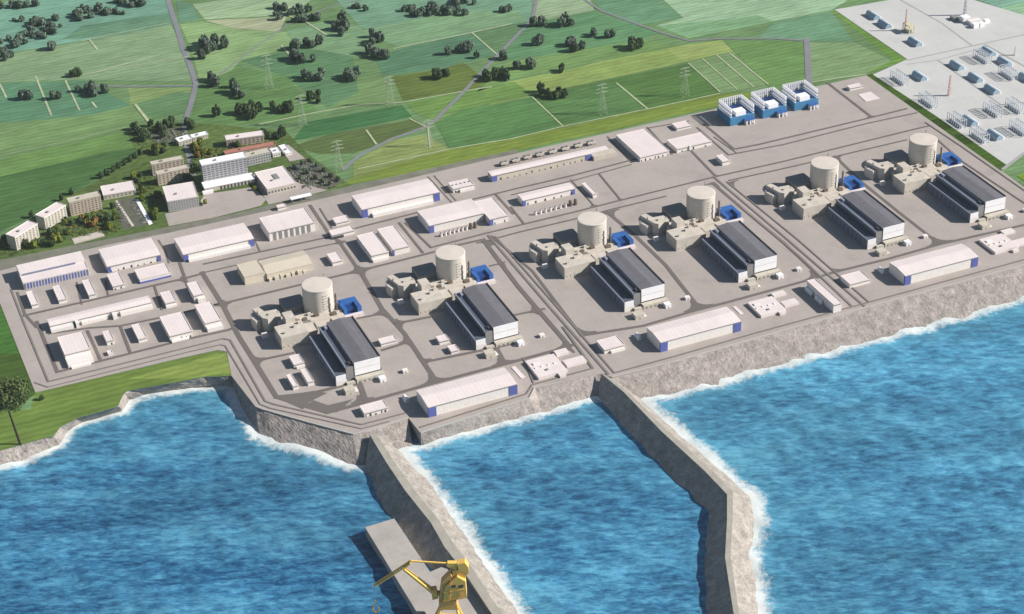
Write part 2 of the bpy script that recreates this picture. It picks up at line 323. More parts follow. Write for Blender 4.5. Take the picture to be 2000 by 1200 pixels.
MOLE2 = dict(L=[(1166, 772), (1200, 815), (1291, 910), (1360, 978), (1384, 1002), (1379, 1053), (1376, 1108), (1381, 1200), (1395, 1290)],
 A=[(1174, 731), (1218, 767), (1292, 844), (1376, 921), (1420, 967), (1420, 1017), (1416, 1090), (1432, 1195), (1455, 1290)],
 B=[(1186, 735), (1226, 766), (1302, 841), (1386, 916), (1432, 962), (1431, 1017), (1427, 1090), (1443, 1195), (1466, 1290)],
 R=[(1232, 764), (1250, 780), (1322, 845), (1404, 915), (1464, 970), (1474, 1015), (1466, 1075), (1480, 1190), (1502, 1285)])
MOLE1 = dict(L=[(712, 920), (737, 966), (764, 1010), (809, 1076), (840, 1108), (898, 1126), (955, 1205), (1010, 1290)],
 A=[(722, 850), (755, 905), (791, 959), (842, 1023), (869, 1071), (902, 1112), (955, 1192), (1010, 1270)],
 B=[(735, 848), (768, 900), (806, 954), (858, 1018), (885, 1062), (918, 1104), (971, 1186), (1028, 1262)],
 R=[(775, 874), (800, 903), (842, 950), (890, 1018), (916, 1062), (946, 1102), (1006, 1190), (1062, 1270)])
SEC = [([(452, 734), (478, 762), (500, 796), (515, 802), (600, 826), (690, 850), (712, 845)], [(455, 757), (474, 797), (505, 848), (540, 862), (620, 883), (700, 909), (745, 905)]),
       ([(712, 845), (755, 831), (798, 817)], [(735, 915), (770, 885), (806, 872)]),
       ([(822, 847), (900, 822), (1035, 779), (1045, 759), (1100, 748), (1162, 732), (1180, 730)], [(828, 868), (910, 844), (1045, 808), (1062, 802), (1115, 788), (1160, 775), (1185, 775)]),
       ([(1190, 738), (1320, 707), (1480, 661), (1690, 602), (1856, 558), (2000, 519), (2300, 438)], [(1235, 785), (1335, 762), (1492, 720), (1705, 662), (1872, 620), (2015, 574), (2320, 490)])]
def resamp(pts, step):
    out = [pts[0]]
    for a, b_ in zip(pts[:-1], pts[1:]):
        n_ = max(1, int((b_-a).length/step))
        for k in range(1, n_+1): out.append(a+(b_-a)*k/n_)
    return out
shore = []
def addshore(pp, k=1.0):
    for p in resamp([at(x, y, SEA) for x, y in pp], 6): shore.append((p.x, p.y, k))
addshore(WATER, 1.0)
for t_, b_ in SEC: addshore(b_, 1.25)
addshore(MOLE2['R'], 1.3); addshore(MOLE1['R'], 1.3)
addshore(MOLE2['L'], -1); addshore(MOLE1['L'][:4], -1)
import numpy as np
SH = np.array(shore)
def seamesh():
    P0 = [at(0, 1205, SEA), at(2000, 1205, SEA), at(2000, 560, SEA), at(0, 890, SEA)]
    r = np.array([_r0.x, _r0.y]); f = np.array([_sy, _cy])
    cs = np.array([[p.x, p.y] for p in P0]); a = cs@r; d = cs@f
    a0, a1, d0, d1 = a.min()-320, a.max()+320, d.min()-250, d.max()+80
    st = 5.0; na, nd = int((a1-a0)/st)+1, int((d1-d0)/st)+1
    A, D = np.meshgrid(np.linspace(a0, a1, na), np.linspace(d0, d1, nd))
    X = A*r[0]+D*f[0]; Y = A*r[1]+D*f[1]
    rs = np.random.RandomState(3); Z = np.zeros_like(X)
    for k in range(26):
        lam = 14*1.15**(k % 13)*(1+0.2*rs.rand()); th = 1.15+rs.randn()*0.55
        Z += 0.0075*lam*np.sin(2*np.pi*(A*math.cos(th)+D*math.sin(th))/lam+rs.rand()*6.28)
    Z *= 0.8
    fo = np.zeros(X.size); XY = np.stack([X.ravel(), Y.ravel()], 1); sh = np.zeros(X.size)
    for c in range(0, len(XY), 20000):
        dd = np.sqrt(((XY[c:c+20000, None, :]-SH[None, :, :2])**2).sum(2)); kk = SH[:, 2]
        pos = np.where(kk[None, :] > 0, dd/np.maximum(kk[None, :], .1), 1e9).min(1)
        fo[c:c+20000] = np.clip(1-(pos-3)/26, 0, 1)*0.72; sh[c:c+20000] = np.clip(1-pos/55, 0, 1)**1.5
    big = (A-A.min())/(A.max()-A.min())*0.55+(D-D.min())/(D.max()-D.min())*0.5-0.34
    sh = np.clip(sh*0.7+np.clip(big.ravel(), 0, 1)*0.75, 0, 1)
    zz = SEA+Z.ravel()
    vs = np.stack([XY[:, 0], XY[:, 1], zz], 1)
    idx = np.arange(na*nd).reshape(nd, na)
    q_ = np.stack([idx[:-1, :-1], idx[:-1, 1:], idx[1:, 1:], idx[1:, :-1]], -1).reshape(-1, 4)
    me = bpy.data.meshes.new('sea'); me.from_pydata(vs.tolist(), [], q_.tolist()); me.materials.append(sea_m)
    for nm, arr in (("foam", fo), ("shal", sh)):
        at_ = me.attributes.new(nm, 'FLOAT', 'POINT'); at_.data.foreach_set('value', arr.astype(np.float32))
    me.polygons.foreach_set('use_smooth', np.ones(len(me.polygons), bool)); me.update()
    o = bpy.data.objects.new('sea', me); COL.objects.link(o); tagp(o, kind='structure')
    me2 = bpy.data.meshes.new('deep_sea'); me2.from_pydata([(-9000, -9000, SEA-6), (14000, -9000, SEA-6), (14000, 5000, SEA-6), (-9000, 5000, SEA-6)], [], [(0, 1, 2, 3)]); me2.materials.append(sea_m)
    o2 = bpy.data.objects.new('sea', me2); COL.objects.link(o2); tagp(o2, kind='structure')
seamesh()
def slope(name, top, bot, m, ztop, zbot, n=7, step=3.0, amp=1.3, seed=1, z0b=None):
    """rough rock face between two lines; it carries on below the water"""
    T = [at(x, y, ztop) for x, y in top]; B = [at(x, y, z0b if z0b is not None else zbot) for x, y in bot]
    TT, BB = [T[0]], [B[0]]
    for k in range(len(T)-1):
        c = max(1, int(max((T[k+1]-T[k]).length, (B[k+1]-B[k]).length)/step))
        for j in range(1, c+1):
            TT.append(T[k].lerp(T[k+1], j/c)); BB.append(B[k].lerp(B[k+1], j/c))
    vs, fs = [], []; rows = n+3
    for t, b_ in zip(TT, BB):
        for j in range(rows):
            u = j/n; p = t.lerp(b_, u)
            if 0 < j:
                nv = mnoise.noise_vector(p*0.21+Vector((seed, 0, 0))); nv2 = mnoise.noise_vector(p*0.06+Vector((seed, 7, 0)))
                p = p+nv*amp*0.8+nv2*amp*1.1
            vs.append(p)
    for i in range(len(TT)-1):
        for j in range(rows-1):
            a = i*rows+j; fs.append((a, a+1, a+rows+1, a+rows))
    return mesh(name, vs, fs, m)
o = slope('shore_rocks', COAST, WATER, M['rock'], -0.6, SEA, 6, 3.5, 1.4, 2); tagp(o, kind='structure')
for k, (t_, b_) in enumerate(SEC):
    o = slope('rock_slope', t_, b_, M['rock'], -0.2, SEA, 12, 2.6, 0.75, 5+k); tagp(o, kind='structure')
def mole(label, S, seed):
    zc = 3.0
    r = thing('breakwater', label, 'breakwater', at(*S['A'][3], zc), None)
    off = r.location.copy()
    def fix(o):
        for v in o.data.vertices: v.co = v.co-off
        o.parent = r
    fix(slope('shaded_flank', S['A'], S['L'], M['mole'], zc, SEA, 9, 3.0, 0.35, seed))
    o_ = slope('sunlit_flank', S['B'], S['R'], M['mole'], zc, SEA, 9, 3.0, 0.8, seed+1); fix(o_)
    A = [at(x, y, zc) for x, y in S['A']]; B = [at(x, y, zc) for x, y in S['B']]; n_ = len(A)
    vs = A+B+[p+Vector((0, 0, 1.2)) for p in A]+[p+Vector((0, 0, 1.2)) for p in B]
    fs = [(2*n_+i, 3*n_+i, 3*n_+i+1, 2*n_+i+1) for i in range(n_-1)]+[(i, 2*n_+i, 2*n_+i+1, i+1) for i in range(n_-1)]+[(n_+i, n_+i+1, 3*n_+i+1, 3*n_+i) for i in range(n_-1)]
    fix(mesh('crest_road', vs, fs, M['crest']))
mole('straight rock breakwater running from the platform corner past the quay with the yellow crane', MOLE1, 20)
mole('bent rock breakwater without a quay, reaching into the open sea on the right', MOLE2, 30)
# platform
pl = [(XL, YB)]+[(XL, at(69, 767).y)]+[tuple(at(x, y)[:2]) for x, y in [(200, 736), (360, 698), (425, 684), (443, 687)]]+[tuple(at(x, y)[:2]) for x, y in PLAT[:-1]+[(2150, 478), (1957, 334), (1820, 238), (1694, 147)]]
sheet('platform', [pl], M['pave'], 0.0)
# inlet wall beside the breakwater root
a_, b_ = at(798, 817), at(822, 847)
o = MB(); o.prism([(a_.x, a_.y), (b_.x, b_.y), (b_.x+6, b_.y+2), (a_.x+6, a_.y+2)], SEA-4, -0.1)
ob = o.build('intake_wall', M['greyw']); tagp(ob, 'dark vertical intake wall cut into the shore beside the left breakwater', 'sea wall')
def seawall(label, pts):
    q_ = [at(x, y, 0) for x, y in pts]; mb = MB()
    vs, fs = [], []
    n_ = len(q_)
    ins = []
    for k in range(n_):
        d = (q_[min(k+1, n_-1)]-q_[max(k-1, 0)]).normalized(); ins.append(Vector((-d.y, d.x, 0)))
    vs = [q_[k]+Vector((0, 0, -.3)) for k in range(n_)]+[q_[k]+Vector((0, 0, 1.6)) for k in range(n_)]+[q_[k]+ins[k]*2.2+Vector((0, 0, 1.6)) for k in range(n_)]+[q_[k]+ins[k]*2.2 for k in range(n_)]
    for k in range(n_-1):
        for r_ in range(3): fs.append((r_*n_+k, r_*n_+k+1, (r_+1)*n_+k+1, (r_+1)*n_+k))
    return tagp(mesh('sea_wall', vs, fs, M['verge']), label, 'sea wall')
seawall('low pale parapet along the slanting shore below the leftmost reactor', PLAT[1:7])
seawall('low pale parapet on the shore in front of the long white hall by the intake', PLAT[7:12])
seawall('long low pale parapet on the shore right of the bent breakwater', PLAT[14:])
# quay
qz = -5.5
qp = px([(713, 1030), (770, 1013), (823, 1092), (840, 1117), (862, 1108), (905, 1122), (960, 1200), (1020, 1290), (900, 1300), (829, 1194), (813, 1194)], qz)
o = MB(); o.prism(qp, SEA-5, qz); ob = o.build('quay', M['quay']); tagp(ob, 'flat grey concrete quay against the left breakwater under the yellow crane', 'quay')
# ------------------------------------------------------------------ fields, roads and yards
FL = [  # farther fields have distance haze mixed into their paler colours
 ([(-200, 480), (0, 452), (60, 425), (130, 383), (200, 345), (280, 300), (265, 288), (205, 298), (0, 345), (-200, 390)], (72, 112, 62)),
 ([(-200, 345), (0, 312), (245, 255), (265, 288), (205, 298), (0, 345), (-200, 390)], (112, 152, 84)),
 ([(-200, 290), (0, 245), (245, 203), (345, 225), (245, 253), (0, 310), (-200, 345)], (118, 152, 98)),
 ([(-60, 170), (20, 162), (165, 157), (255, 206), (180, 224), (40, 238), (-60, 240)], (92, 142, 112)),
 ([(-100, 120), (0, 108), (175, 80), (330, 45), (370, 105), (380, 160), (165, 155), (20, 160), (-100, 168)], (138, 168, 130)),
 ([(-200, 30), (0, 5), (200, -30), (330, -10), (345, 45), (175, 78), (0, 105), (-100, 118)], (125, 178, 160)),
 ([(120, 78), (160, 50), (330, 25), (343, 46), (240, 68)], (104, 150, 124)),
 ([(345, 0), (375, 10), (390, 38), (350, 45)], (108, 155, 130)),
 ([(375, 8), (600, -20), (640, -20), (560, 30), (400, 38)], (168, 196, 158)),
 ([(400, 40), (560, 32), (545, 62), (455, 55)], (184, 190, 158)),
 ([(352, 48), (395, 42), (470, 58), (560, 62), (575, 90), (470, 118), (440, 150), (390, 160), (375, 100)], (148, 182, 126)),
 ([(250, 172), (375, 172), (360, 215), (255, 205)], (140, 165, 105)),
 ([(255, 205), (345, 180), (378, 180), (360, 222), (300, 232)], (100, 142, 98)),
 ([(390, 165), (470, 130), (560, 150), (620, 215), (560, 240), (430, 245), (370, 240)], (100, 140, 84)),
 ([(470, 118), (590, 92), (690, 110), (700, 180), (640, 210), (560, 150)], (92, 136, 98)),
 ([(560, 60), (640, 40), (700, 50), (740, 85), (690, 110), (590, 92), (575, 90)], (128, 168, 128)),
 ([(640, -20), (1040, -20), (1040, 40), (950, 58), (780, 92), (700, 50)], (120, 165, 140)),
 ([(700, 60), (860, 28), (1000, 18), (1030, 38), (780, 92)], (128, 168, 128)),
 ([(780, 95), (925, 64), (972, 105), (860, 135), (748, 147), (735, 120)], (94, 142, 112)),
 ([(925, 64), (1035, 42), (1005, 78), (965, 104)], (100, 140, 98)),
 ([(765, 150), (860, 135), (905, 122), (960, 165), (900, 178), (788, 197)], (98, 116, 54)),
 ([(700, 150), (765, 152), (785, 198), (700, 204), (640, 212), (690, 180)], (118, 150, 98)),
 ([(600, 238), (785, 205), (805, 228), (645, 262), (570, 275)], (62, 116, 70)),
 ([(570, 285), (645, 262), (808, 232), (832, 246), (765, 272), (690, 300), (620, 300)], (86, 104, 58)),
 ([(792, 200), (905, 180), (1005, 160), (1040, 185), (900, 215), (850, 235), (812, 222)], (110, 148, 76)),
 ([(850, 240), (900, 215), (1040, 190), (1100, 246), (1000, 270), (878, 292)], (86, 132, 76)),
 ([(690, 318), (765, 275), (830, 262), (880, 292), (760, 325), (690, 350)], (142, 158, 94)),
 ([(672, 362), (700, 330), (880, 290), (1000, 270), (1110, 247), (1265, 214), (1405, 184), (1480, 178), (1500, 185), (1370, 215), (1200, 253), (1000, 296), (850, 330)], (128, 150, 60)),
 ([(1040, 186), (1060, 182), (1340, 124), (1405, 182), (1265, 213), (1102, 246)], (82, 122, 62)),
 ([(1055, 195), (1180, 160), (1207, 163), (1262, 212), (1105, 245)], (86, 128, 74)),
 ([(900, 196), (1000, 158), (1110, 136), (1250, 100), (1410, 78), (1432, 100), (1335, 122), (1060, 182), (960, 205)], (152, 176, 98)),
 ([(1300, 94), (1410, 78), (1430, 100), (1335, 120)], (166, 186, 110)),
 ([(1340, 122), (1432, 100), (1502, 172), (1408, 182)], (128, 160, 110)),
 ([(1412, 80), (1575, 82), (1578, 160), (1505, 172), (1434, 100)], (112, 154, 88)),
 ([(1578, 84), (1668, 82), (1740, 118), (1690, 145), (1582, 160)], (140, 172, 122)),
 ([(1510, 45), (1622, 22), (1668, 82), (1580, 80), (1480, 76)], (112, 160, 128)),
 ([(1622, 20), (1632, 22), (1770, 116), (1700, 143), (1692, 142), (1745, 118)], (112, 156, 66)),
 ([(1150, -10), (1285, -5), (1332, 35), (1240, 50), (1180, 25)], (106, 154, 122)),
 ([(1285, -10), (1700, -30), (1625, 20), (1510, 42), (1345, 72), (1280, 50), (1335, 35)], (166, 202, 166)),
 ([(1280, 50), (1400, 40), (1480, 30), (1510, 42), (1345, 75)], (132, 178, 134)),
 ([(1020, 60), (1040, 45), (1160, 22), (1285, 64), (1260, 76), (1000, 118), (975, 112)], (96, 146, 104)),
 ([(1040, -10), (1150, -10), (1160, 20), (1045, 42)], (160, 185, 150)),
 ([(1000, 120), (1260, 78), (1330, 90), (1110, 132), (1000, 155), (930, 180)], (118, 154, 92)),
 ([(1895, -5), (2100, -40), (2200, 80), (2010, 34)], (140, 190, 172)),
 ([(1940, 20), (2000, 5), (2100, 20), (2060, 50), (2010, 34)], (160, 206, 168)),
 ([(-200, 600), (-22, 520), (68, 767), (0, 800), (-200, 800)], (68, 116, 46)),
 ([(-200, 690), (42, 690), (70, 768), (30, 800), (-200, 800)], (66, 92, 34)),
 ([(69, 768), (200, 737), (360, 699), (425, 685), (445, 690), (455, 733), (400, 735), (362, 742), (250, 762), (160, 780), (60, 800)], (110, 134, 58)),
 ([(60, 800), (160, 780), (250, 762), (241, 769), (230, 793), (150, 816), (118, 833), (104, 850), (0, 879), (-200, 930), (-200, 800)], (106, 132, 58)),
 ([(250, 740), (425, 690), (444, 692), (452, 728), (362, 740)], (140, 160, 76)),
]
sheet('fields', [px(p) for p, c in FL], FIELD, [-0.45+0.02*(i % 9) for i in range(len(FL))], cols=[gcol(c) for p, c in FL])
# admin quarter ground
ADM = [(-60, 520), (-60, 490), (30, 458), (130, 383), (200, 348), (270, 300), (250, 262), (330, 238), (440, 245), (560, 258), (600, 300), (676, 356), (690, 362), (430, 424)]
sheet('gardens', [px(ADM)], colmat('garden_ground', 0.95, 0.25, 0.08), -0.1, cols=[gcol((90, 112, 58))])
sheet('plaza', [px(p) for p in [
    [(392, 392), (400, 380), (492, 366), (520, 390), (510, 402), (408, 428)], [(322, 418), (400, 402), (420, 425), (330, 442)],
    [(566, 316), (546, 287), (563, 283), (596, 310)], [(140, 466), (198, 451), (205, 462), (145, 478)], [(490, 342), (520, 340), (600, 362), (640, 372), (525, 400)]]], M['pave'], [0.1, 0.13, 0.16, 0.16, 0.1])
sheet('parking', [px(p) for p in [[(224, 390), (262, 386), (300, 436), (240, 450)], [(290, 262), (352, 246), (366, 268), (305, 290)],
    [(555, 330), (600, 308), (672, 352), (650, 368), (590, 372)]]], mat('car_park_paving', (0.115, 0.12, 0.09), 0.9, 0.12, 0.1), [0.05, 0.05, 0.02])
sheet('roadside_verge', [px([(-60, 545), (-60, 520), (430, 424), (690, 362), (1010, 292), (1010, 299), (680, 377), (330, 455), (150, 490)])], mat('verge_gravel', (0.19, 0.19, 0.155), 0.95, 0.12, 0.03), 0.04)
W = lambda pts, w_: (px(pts), w_)
strips('country_road', [W(p, w_) for p, w_ in [
    ([(322, -20), (334, 20), (346, 55), (357, 95), (372, 130), (383, 165), (372, 205), (362, 235), (360, 262), (368, 300), (378, 342)], 11),
    ([(180, 168), (245, 169), (378, 168)], 6), ([(1052, -20), (1040, 38), (972, 108), (905, 180), (850, 235), (832, 248), (765, 272), (700, 305), (672, 330)], 8),
    ([(1120, -15), (1175, 22), (1285, 62), (1345, 80), (1400, 76), (1510, 75), (1578, 80)], 6), ([(1576, 78), (1580, 165)], 13), ([(425, 148), (500, 92), (560, 50), (640, 15), (700, 0)], 4)]], M['grayroad'], 0.15)
FT = mat('pale_farm_track', (0.42, 0.48, 0.30), 0.95, 0.12, 0.05)
strips('farm_track', [W(p, w_) for p, w_ in [
    ([(505, 243), (620, 219), (710, 204), (788, 200), (900, 179), (960, 170)], 3.2), ([(770, 95), (922, 64), (1000, 46)], 3.2), ([(922, 64), (972, 108)], 3.5),
    ([(700, 330), (880, 291), (1000, 271), (1100, 247), (1265, 213), (1405, 183)], 3), ([(1205, 163), (1265, 213)], 4), ([(1040, 190), (1100, 247)], 3),
    ([(1372, 115), (1440, 175)], 2.5), ([(1400, 108), (1472, 170)], 3), ([(1425, 104), (1500, 165)], 3), ([(1345, 124), (1406, 180)], 2.5),
    ([(550, 90), (570, 112)], 5), ([(265, 205), (292, 240)], 6), ([(70, 150), (100, 225)], 4), ([(128, 158), (155, 215)], 3.5), ([(0, 165), (12, 190)], 4), ([(180, 200), (188, 210)], 4),
    ([(300, 110), (180, 143)], 3), ([(370, 110), (150, 148)], 2.5), ([(175, 78), (190, 97)], 4), ([(330, 45), (160, 80)], 2.5), ([(800, 232), (836, 250), (840, 290)], 3), ([(716, 255), (735, 282)], 4),
    ([(0, 305), (245, 250)], 1.5), ([(560, 30), (600, 45), (640, 70)], 4), ([(1690, 145), (1582, 161)], 3)]], FT, 0.12)
PR = []   # thick service roads
PR += [W(p, w_) for p, w_ in [
    ([(395, 533), (436, 598), (468, 660), (497, 706), (540, 776), (592, 792), (640, 806), (700, 790)], 8.5),
    ([(72, 629), (112, 727), (360, 664), (446, 645)], 6), ([(34, 572), (49, 615), (72, 640)], 5), ([(47, 617), (165, 590), (262, 567), (358, 545), (395, 535)], 6),
    ([(97, 652), (175, 641), (236, 637), (308, 622), (345, 614), (425, 594)], 5), ([(171, 647), (196, 703)], 5), ([(236, 640), (254, 688)], 5), ([(351, 514), (362, 545), (372, 575)], 5),
    ([(302, 560), (316, 605)], 4), ([(206, 550), (212, 580)], 3), ([(150, 552), (160, 595)], 2.5),
    ([(400, 516), (520, 490), (640, 464), (700, 445), (830, 412), (932, 388), (1000, 371), (1120, 343), (1235, 313), (1350, 293)], 4.5),
    ([(402, 532), (520, 505), (654, 476)], 4), ([(1000, 381), (1120, 353), (1232, 322)], 3.5), ([(310, 470), (322, 490), (330, 514)], 3),
    ([(470, 440), (500, 475), (508, 492)], 3), ([(420, 597), (590, 556), (700, 530), (835, 496), (900, 478), (945, 468)], 6),
    ([(606, 402), (642, 456), (664, 474), (702, 530)], 6), ([(625, 408), (648, 446)], 3), ([(780, 436), (826, 494)], 4.5), ([(792, 436), (842, 484)], 4),
    ([(842, 484), (950, 456), (1125, 414), (1207, 393), (1400, 345), (1530, 316), (1790, 252), (1812, 247)], 4.5),
    ([(955, 470), (1010, 455), (1150, 422), (1185, 412), (1300, 384)], 4), ([(1425, 353), (1530, 330), (1680, 295), (1770, 274)], 4),
    ([(700, 524), (745, 602), (790, 652), (822, 700), (850, 742)], 8), ([(497, 706), (572, 690)], 6), ([(700, 622), (752, 612)], 5), ([(748, 684), (800, 668)], 6),
    ([(540, 776), (612, 768), (668, 754), (700, 750)], 8), ([(702, 748), (714, 782)], 9), ([(640, 806), (700, 790), (850, 748), (985, 712), (1110, 678), (1120, 674)], 7.5),
    ([(945, 470), (1012, 560), (1110, 674)], 8), ([(958, 520), (985, 513)], 4), ([(1005, 616), (1062, 604)], 5), ([(776, 632), (838, 620)], 6), ([(838, 706), (965, 680), (1000, 672)], 6), ([(970, 682), (985, 710)], 9),
    ([(1136, 656), (1256, 637), (1355, 608), (1424, 590), (1592, 544), (1626, 533), (1739, 505), (1838, 477), (2000, 440), (2100, 415)], 6.5),
    ([(1185, 414), (1240, 460), (1300, 518), (1364, 600)], 7), ([(1392, 358), (1450, 408), (1530, 474), (1600, 540)], 6),
    ([(1631, 306), (1684, 357), (1752, 412), (1835, 477)], 6), ([(960, 462), (1040, 530), (1136, 656)], 5),
    ([(1170, 340), (1213, 392)], 4), ([(1115, 352), (1160, 402)], 3), ([(998, 405), (1022, 436)], 4), ([(1265, 250), (1312, 302)], 4), ([(1187, 268), (1234, 318)], 3),
    ([(1265, 251), (1345, 237)], 3), ([(836, 346), (882, 396)], 3), ([(848, 344), (890, 392)], 3), ([(968, 380), (1002, 418)], 4.5),
    ([(1350, 295), (1398, 345)], 5), ([(1617, 163), (1702, 229)], 6), ([(1375, 243), (1434, 292), (1481, 283), (1702, 230), (1770, 213)], 5), ([(1362, 250), (1423, 303), (1530, 283), (1692, 242), (1790, 221)], 4)]]
strips('service_road', PR, M['road'], 0.35)
PN = [W(p, w_) for p, w_ in [
    ([(22, 566), (45, 626), (94.5, 746), (230, 713), (360, 681), (436, 662), (450, 665), (518, 784), (534, 790), (706, 830), (790, 808)], 3.2),
    ([(68, 748), (94, 757), (200, 730), (360, 690), (430, 674), (440, 676), (508, 790), (528, 798), (706, 838), (760, 824)], 2),
    ([(954, 461), (1070, 596), (1188, 731)], 4), ([(968, 463), (1083, 594), (1200, 729), (1320, 696), (1480, 650), (1686, 594), (1850, 549), (2000, 508)], 3.2),
    ([(1394, 346), (1540, 470), (1690, 600)], 4), ([(1420, 356), (1560, 470), (1696, 590)], 3), ([(1450, 408), (1560, 500), (1664, 599)], 3.5),
    ([(1832, 274), (1880, 316), (1990, 390), (2060, 436)], 3.5), ([(1808, 240), (1880, 288), (1940, 330), (2040, 400)], 3),
    ([(822, 835), (1028, 770), (1040, 752), (1158, 720)], 3), ([(1100, 640), (1158, 720)], 4), ([(1022, 700), (1042, 748)], 2.5),
    ([(1395, 268), (1440, 300)], 2)]]
strips('lane', PN, M['line'], 0.72)
def fillet(x, y, quads, w_=8, R_=15):
    P_ = at(x, y); out = []
    for q_ in quads.split():
        sx = 1 if 'R' in q_ else -1; sy = 1 if 'U' in q_ else -1; e_ = w_/2+R_
        pts = [(P_.x, P_.y), (P_.x+sx*e_, P_.y)]
        for k in range(7):
            a = math.pi/2*k/6; pts.append((P_.x+sx*(e_-R_*math.sin(a)), P_.y+sy*(e_-R_*math.cos(a))))
        pts.append((P_.x, P_.y+sy*e_)); out.append(pts)
    return out
JN = []
for a in [(497, 706, 'UR DR'), (703, 529, 'UL UR DL DR'), (752, 610, 'UL DL'), (797, 667, 'UL DL', 6, 12), (778, 632, 'UR DR', 6, 12), (851, 747, 'UL UR', 8, 20), (709, 784, 'UL UR'), (984, 711, 'UL UR'), (822, 708, 'UR DR'),
          (1113, 676, 'UL DL', 8, 18), (1138, 656, 'UR', 8, 22), (952, 469, 'DL DR', 8, 18), (1188, 413, 'DR DL', 7, 18), (1396, 356, 'DL', 6, 18), (1423, 356, 'DR', 5, 18), (1631, 306, 'DR DL', 5, 16), (1366, 603, 'UL UR', 7, 24), (1837, 477, 'UL UR', 7, 24),
          (1598, 542, 'UL', 6, 22), (1628, 532, 'UR', 6, 18), (437, 594, 'UL UR DL DR', 7, 9), (462, 640, 'UL DL', 6, 9), (1047, 607, 'UL DL', 6, 10), (984, 514, 'UL DL', 5, 9), (358, 546, 'UL DL UR', 5, 8), (606, 553, 'UR', 4, 6), (664, 474, 'UL DL UR DR', 5, 8), (1400, 345, 'UL UR', 4, 6), (1213, 391, 'UL UR', 4, 5), (1160, 403, 'UL UR', 4, 5), (1702, 229, 'UL UR', 5, 7)]: JN += fillet(*a)
sheet('road_junction', JN, M['road'], [0.28+.02*(k % 3) for k in range(len(JN))])
sheet('road_junction', [px([(538, 772), (562, 772), (612, 764), (640, 768), (604, 786), (592, 800), (560, 786)]), px([(592, 796), (612, 782), (640, 792), (690, 780), (660, 805), (636, 808)])], M['road'], [0.30, 0.32])
# substation yard
sheet('substation_yard', [px([(1630, 19), (1755, -3), (1830, -14), (1895, -2), (2010, 33), (2200, 90), (2200, 230), (2000, 300), (1958, 333), (1703, 147), (1772, 116)])], M['pavew'], -0.05)
sheet('grass_strip', [px([(1692, 147), (1702, 144), (1830, 228), (1968, 324), (1955, 334), (1820, 238)])], FIELD, 0.10, cols=[gcol((62, 92, 22), .8)])
sheet('grass_corner', [px([(1986, 344), (2010, 336), (2100, 380), (2050, 384)])], FIELD, 0.10, cols=[gcol((120, 150, 30), .8)])
YL = mat('yard_lane', (0.36, 0.37, 0.37), 0.9, 0.05, 0.05)
strips('yard_lane', [W(p, w_) for p, w_ in [([(1772, 118), (1899, 90), (2010, 66), (2100, 47)], 4), ([(1755, -2), (1840, 46), (1899, 90)], 4), ([(1772, 126), (1830, 118), (1925, 92)], 2.5),
    ([(1832, 118), (1850, 130), (1955, 205), (2000, 200)], 4), ([(1925, 88), (2005, 132), (2100, 190)], 4.5), ([(1960, 330), (2000, 300), (2060, 262)], 7)]], YL, 0.1)
# ------------------------------------------------------------------ buildings
def rect(FL, FR, BL, h):
    a, b_, c = at(*FL, h), at(*FR, h), at(*BL, h)
    return a.x, a.y, b_.x, c.y
def hall(label, FLc, FRc, BLc, h, name='warehouse', cat='warehouse', roof='white', wall='wwall', rise=0.0, corners='', doors=0, bays=0, plinth=0, vents=0, annex=None, seed=0, group=None, wins=0, ridge='x', pos=0.5, doormat='dark', cw=9, gutter=True):
    x0, y0, x1, y1 = rect(FLc, FRc, BLc, h)
    cx, cy = (x0+x1)/2, (y0+y1)/2; hx, hy = (x1-x0)/2, (y1-y0)/2
    r = thing(name, label, cat, (cx, cy, 0), group); rs = random.Random(hash(label) % 1000 if False else len(label)*7+seed)
    MB().box(-hx+.5, -hy+.5, -.4, hx-.5, hy-.5, h-1.0).build('wall', M[wall], r)
    m = MB()
    if rise: m.gable(-hx, -hy, hx, hy, h, rise, 1.0, ridge, pos)
    else:
        m.box(-hx, -hy, h-1.0, hx, hy, h)
        m.box(-hx, -hy, h, hx, -hy+.7, h+.8); m.box(-hx, hy-.7, h, hx, hy, h+.8); m.box(-hx, -hy+.7, h, -hx+.7, hy-.7, h+.8); m.box(hx-.7, -hy+.7, h, hx, hy-.7, h+.8)
    rf = m.build('roof', M[roof], r)
    if gutter: MB().box(-hx+.2, -hy-.5, h-1.9, hx-.2, -hy+.5, h-1.02).build('gutter', M['greyw'], r)
    for k, s_ in enumerate('LR'):
        if s_ in corners:
            xx = -hx-.1 if s_ == 'L' else hx-cw
            MB().box(xx, -hy-.6, 0, xx+cw+.1, -hy+3, h-2.0).build('corner_panel', M['blue'], r)
    if doors:
        for k in range(doors):
            x = -hx+(k+.5)*2*hx/doors+rs.uniform(-2, 2); dw = rs.choice([1.6, 2.2, 3.0]); dh = rs.choice([2.6, 4, 5])
            MB().box(x-dw/2, -hy+.2, 0, x+dw/2, -hy+.6, min(dh, h*.6)).build('roller_door', M[doormat], r)
    for k in range(wins):
        x = -hx+(k+.5)*2*hx/wins
        MB().box(x-1.6, -hy+.2, h*.62, x+1.6, -hy+.58, h*.62+1.6).build('window', M['glass'], r)
    for k in range(bays):
        bw = 2*hx*.86/bays; x = -hx+2*hx*.08+k*bw
        MB().box(x+.5, -hy+.15, .5, x+bw*.62, -hy+.6, h-3.0).build('bay_door', M['greyw'], r)
    for k in range(vents):
        x = -hx+(k+.5)*2*hx/vents
        MB().box(x-1.3, -1.3, h+rise*.9, x+1.3, 1.3, h+rise+1.3).build('roof_vent', M['greyw'], rf)
    if annex:   # (x from, x to as share of the front, depth, height)
        for (u0, u1, dp, ah, am) in annex:
            MB().box(-hx+2*hx*u0, -hy-dp, -.3, -hx+2*hx*u1, -hy+.45, ah).build('annex', M[am], r)
    return r
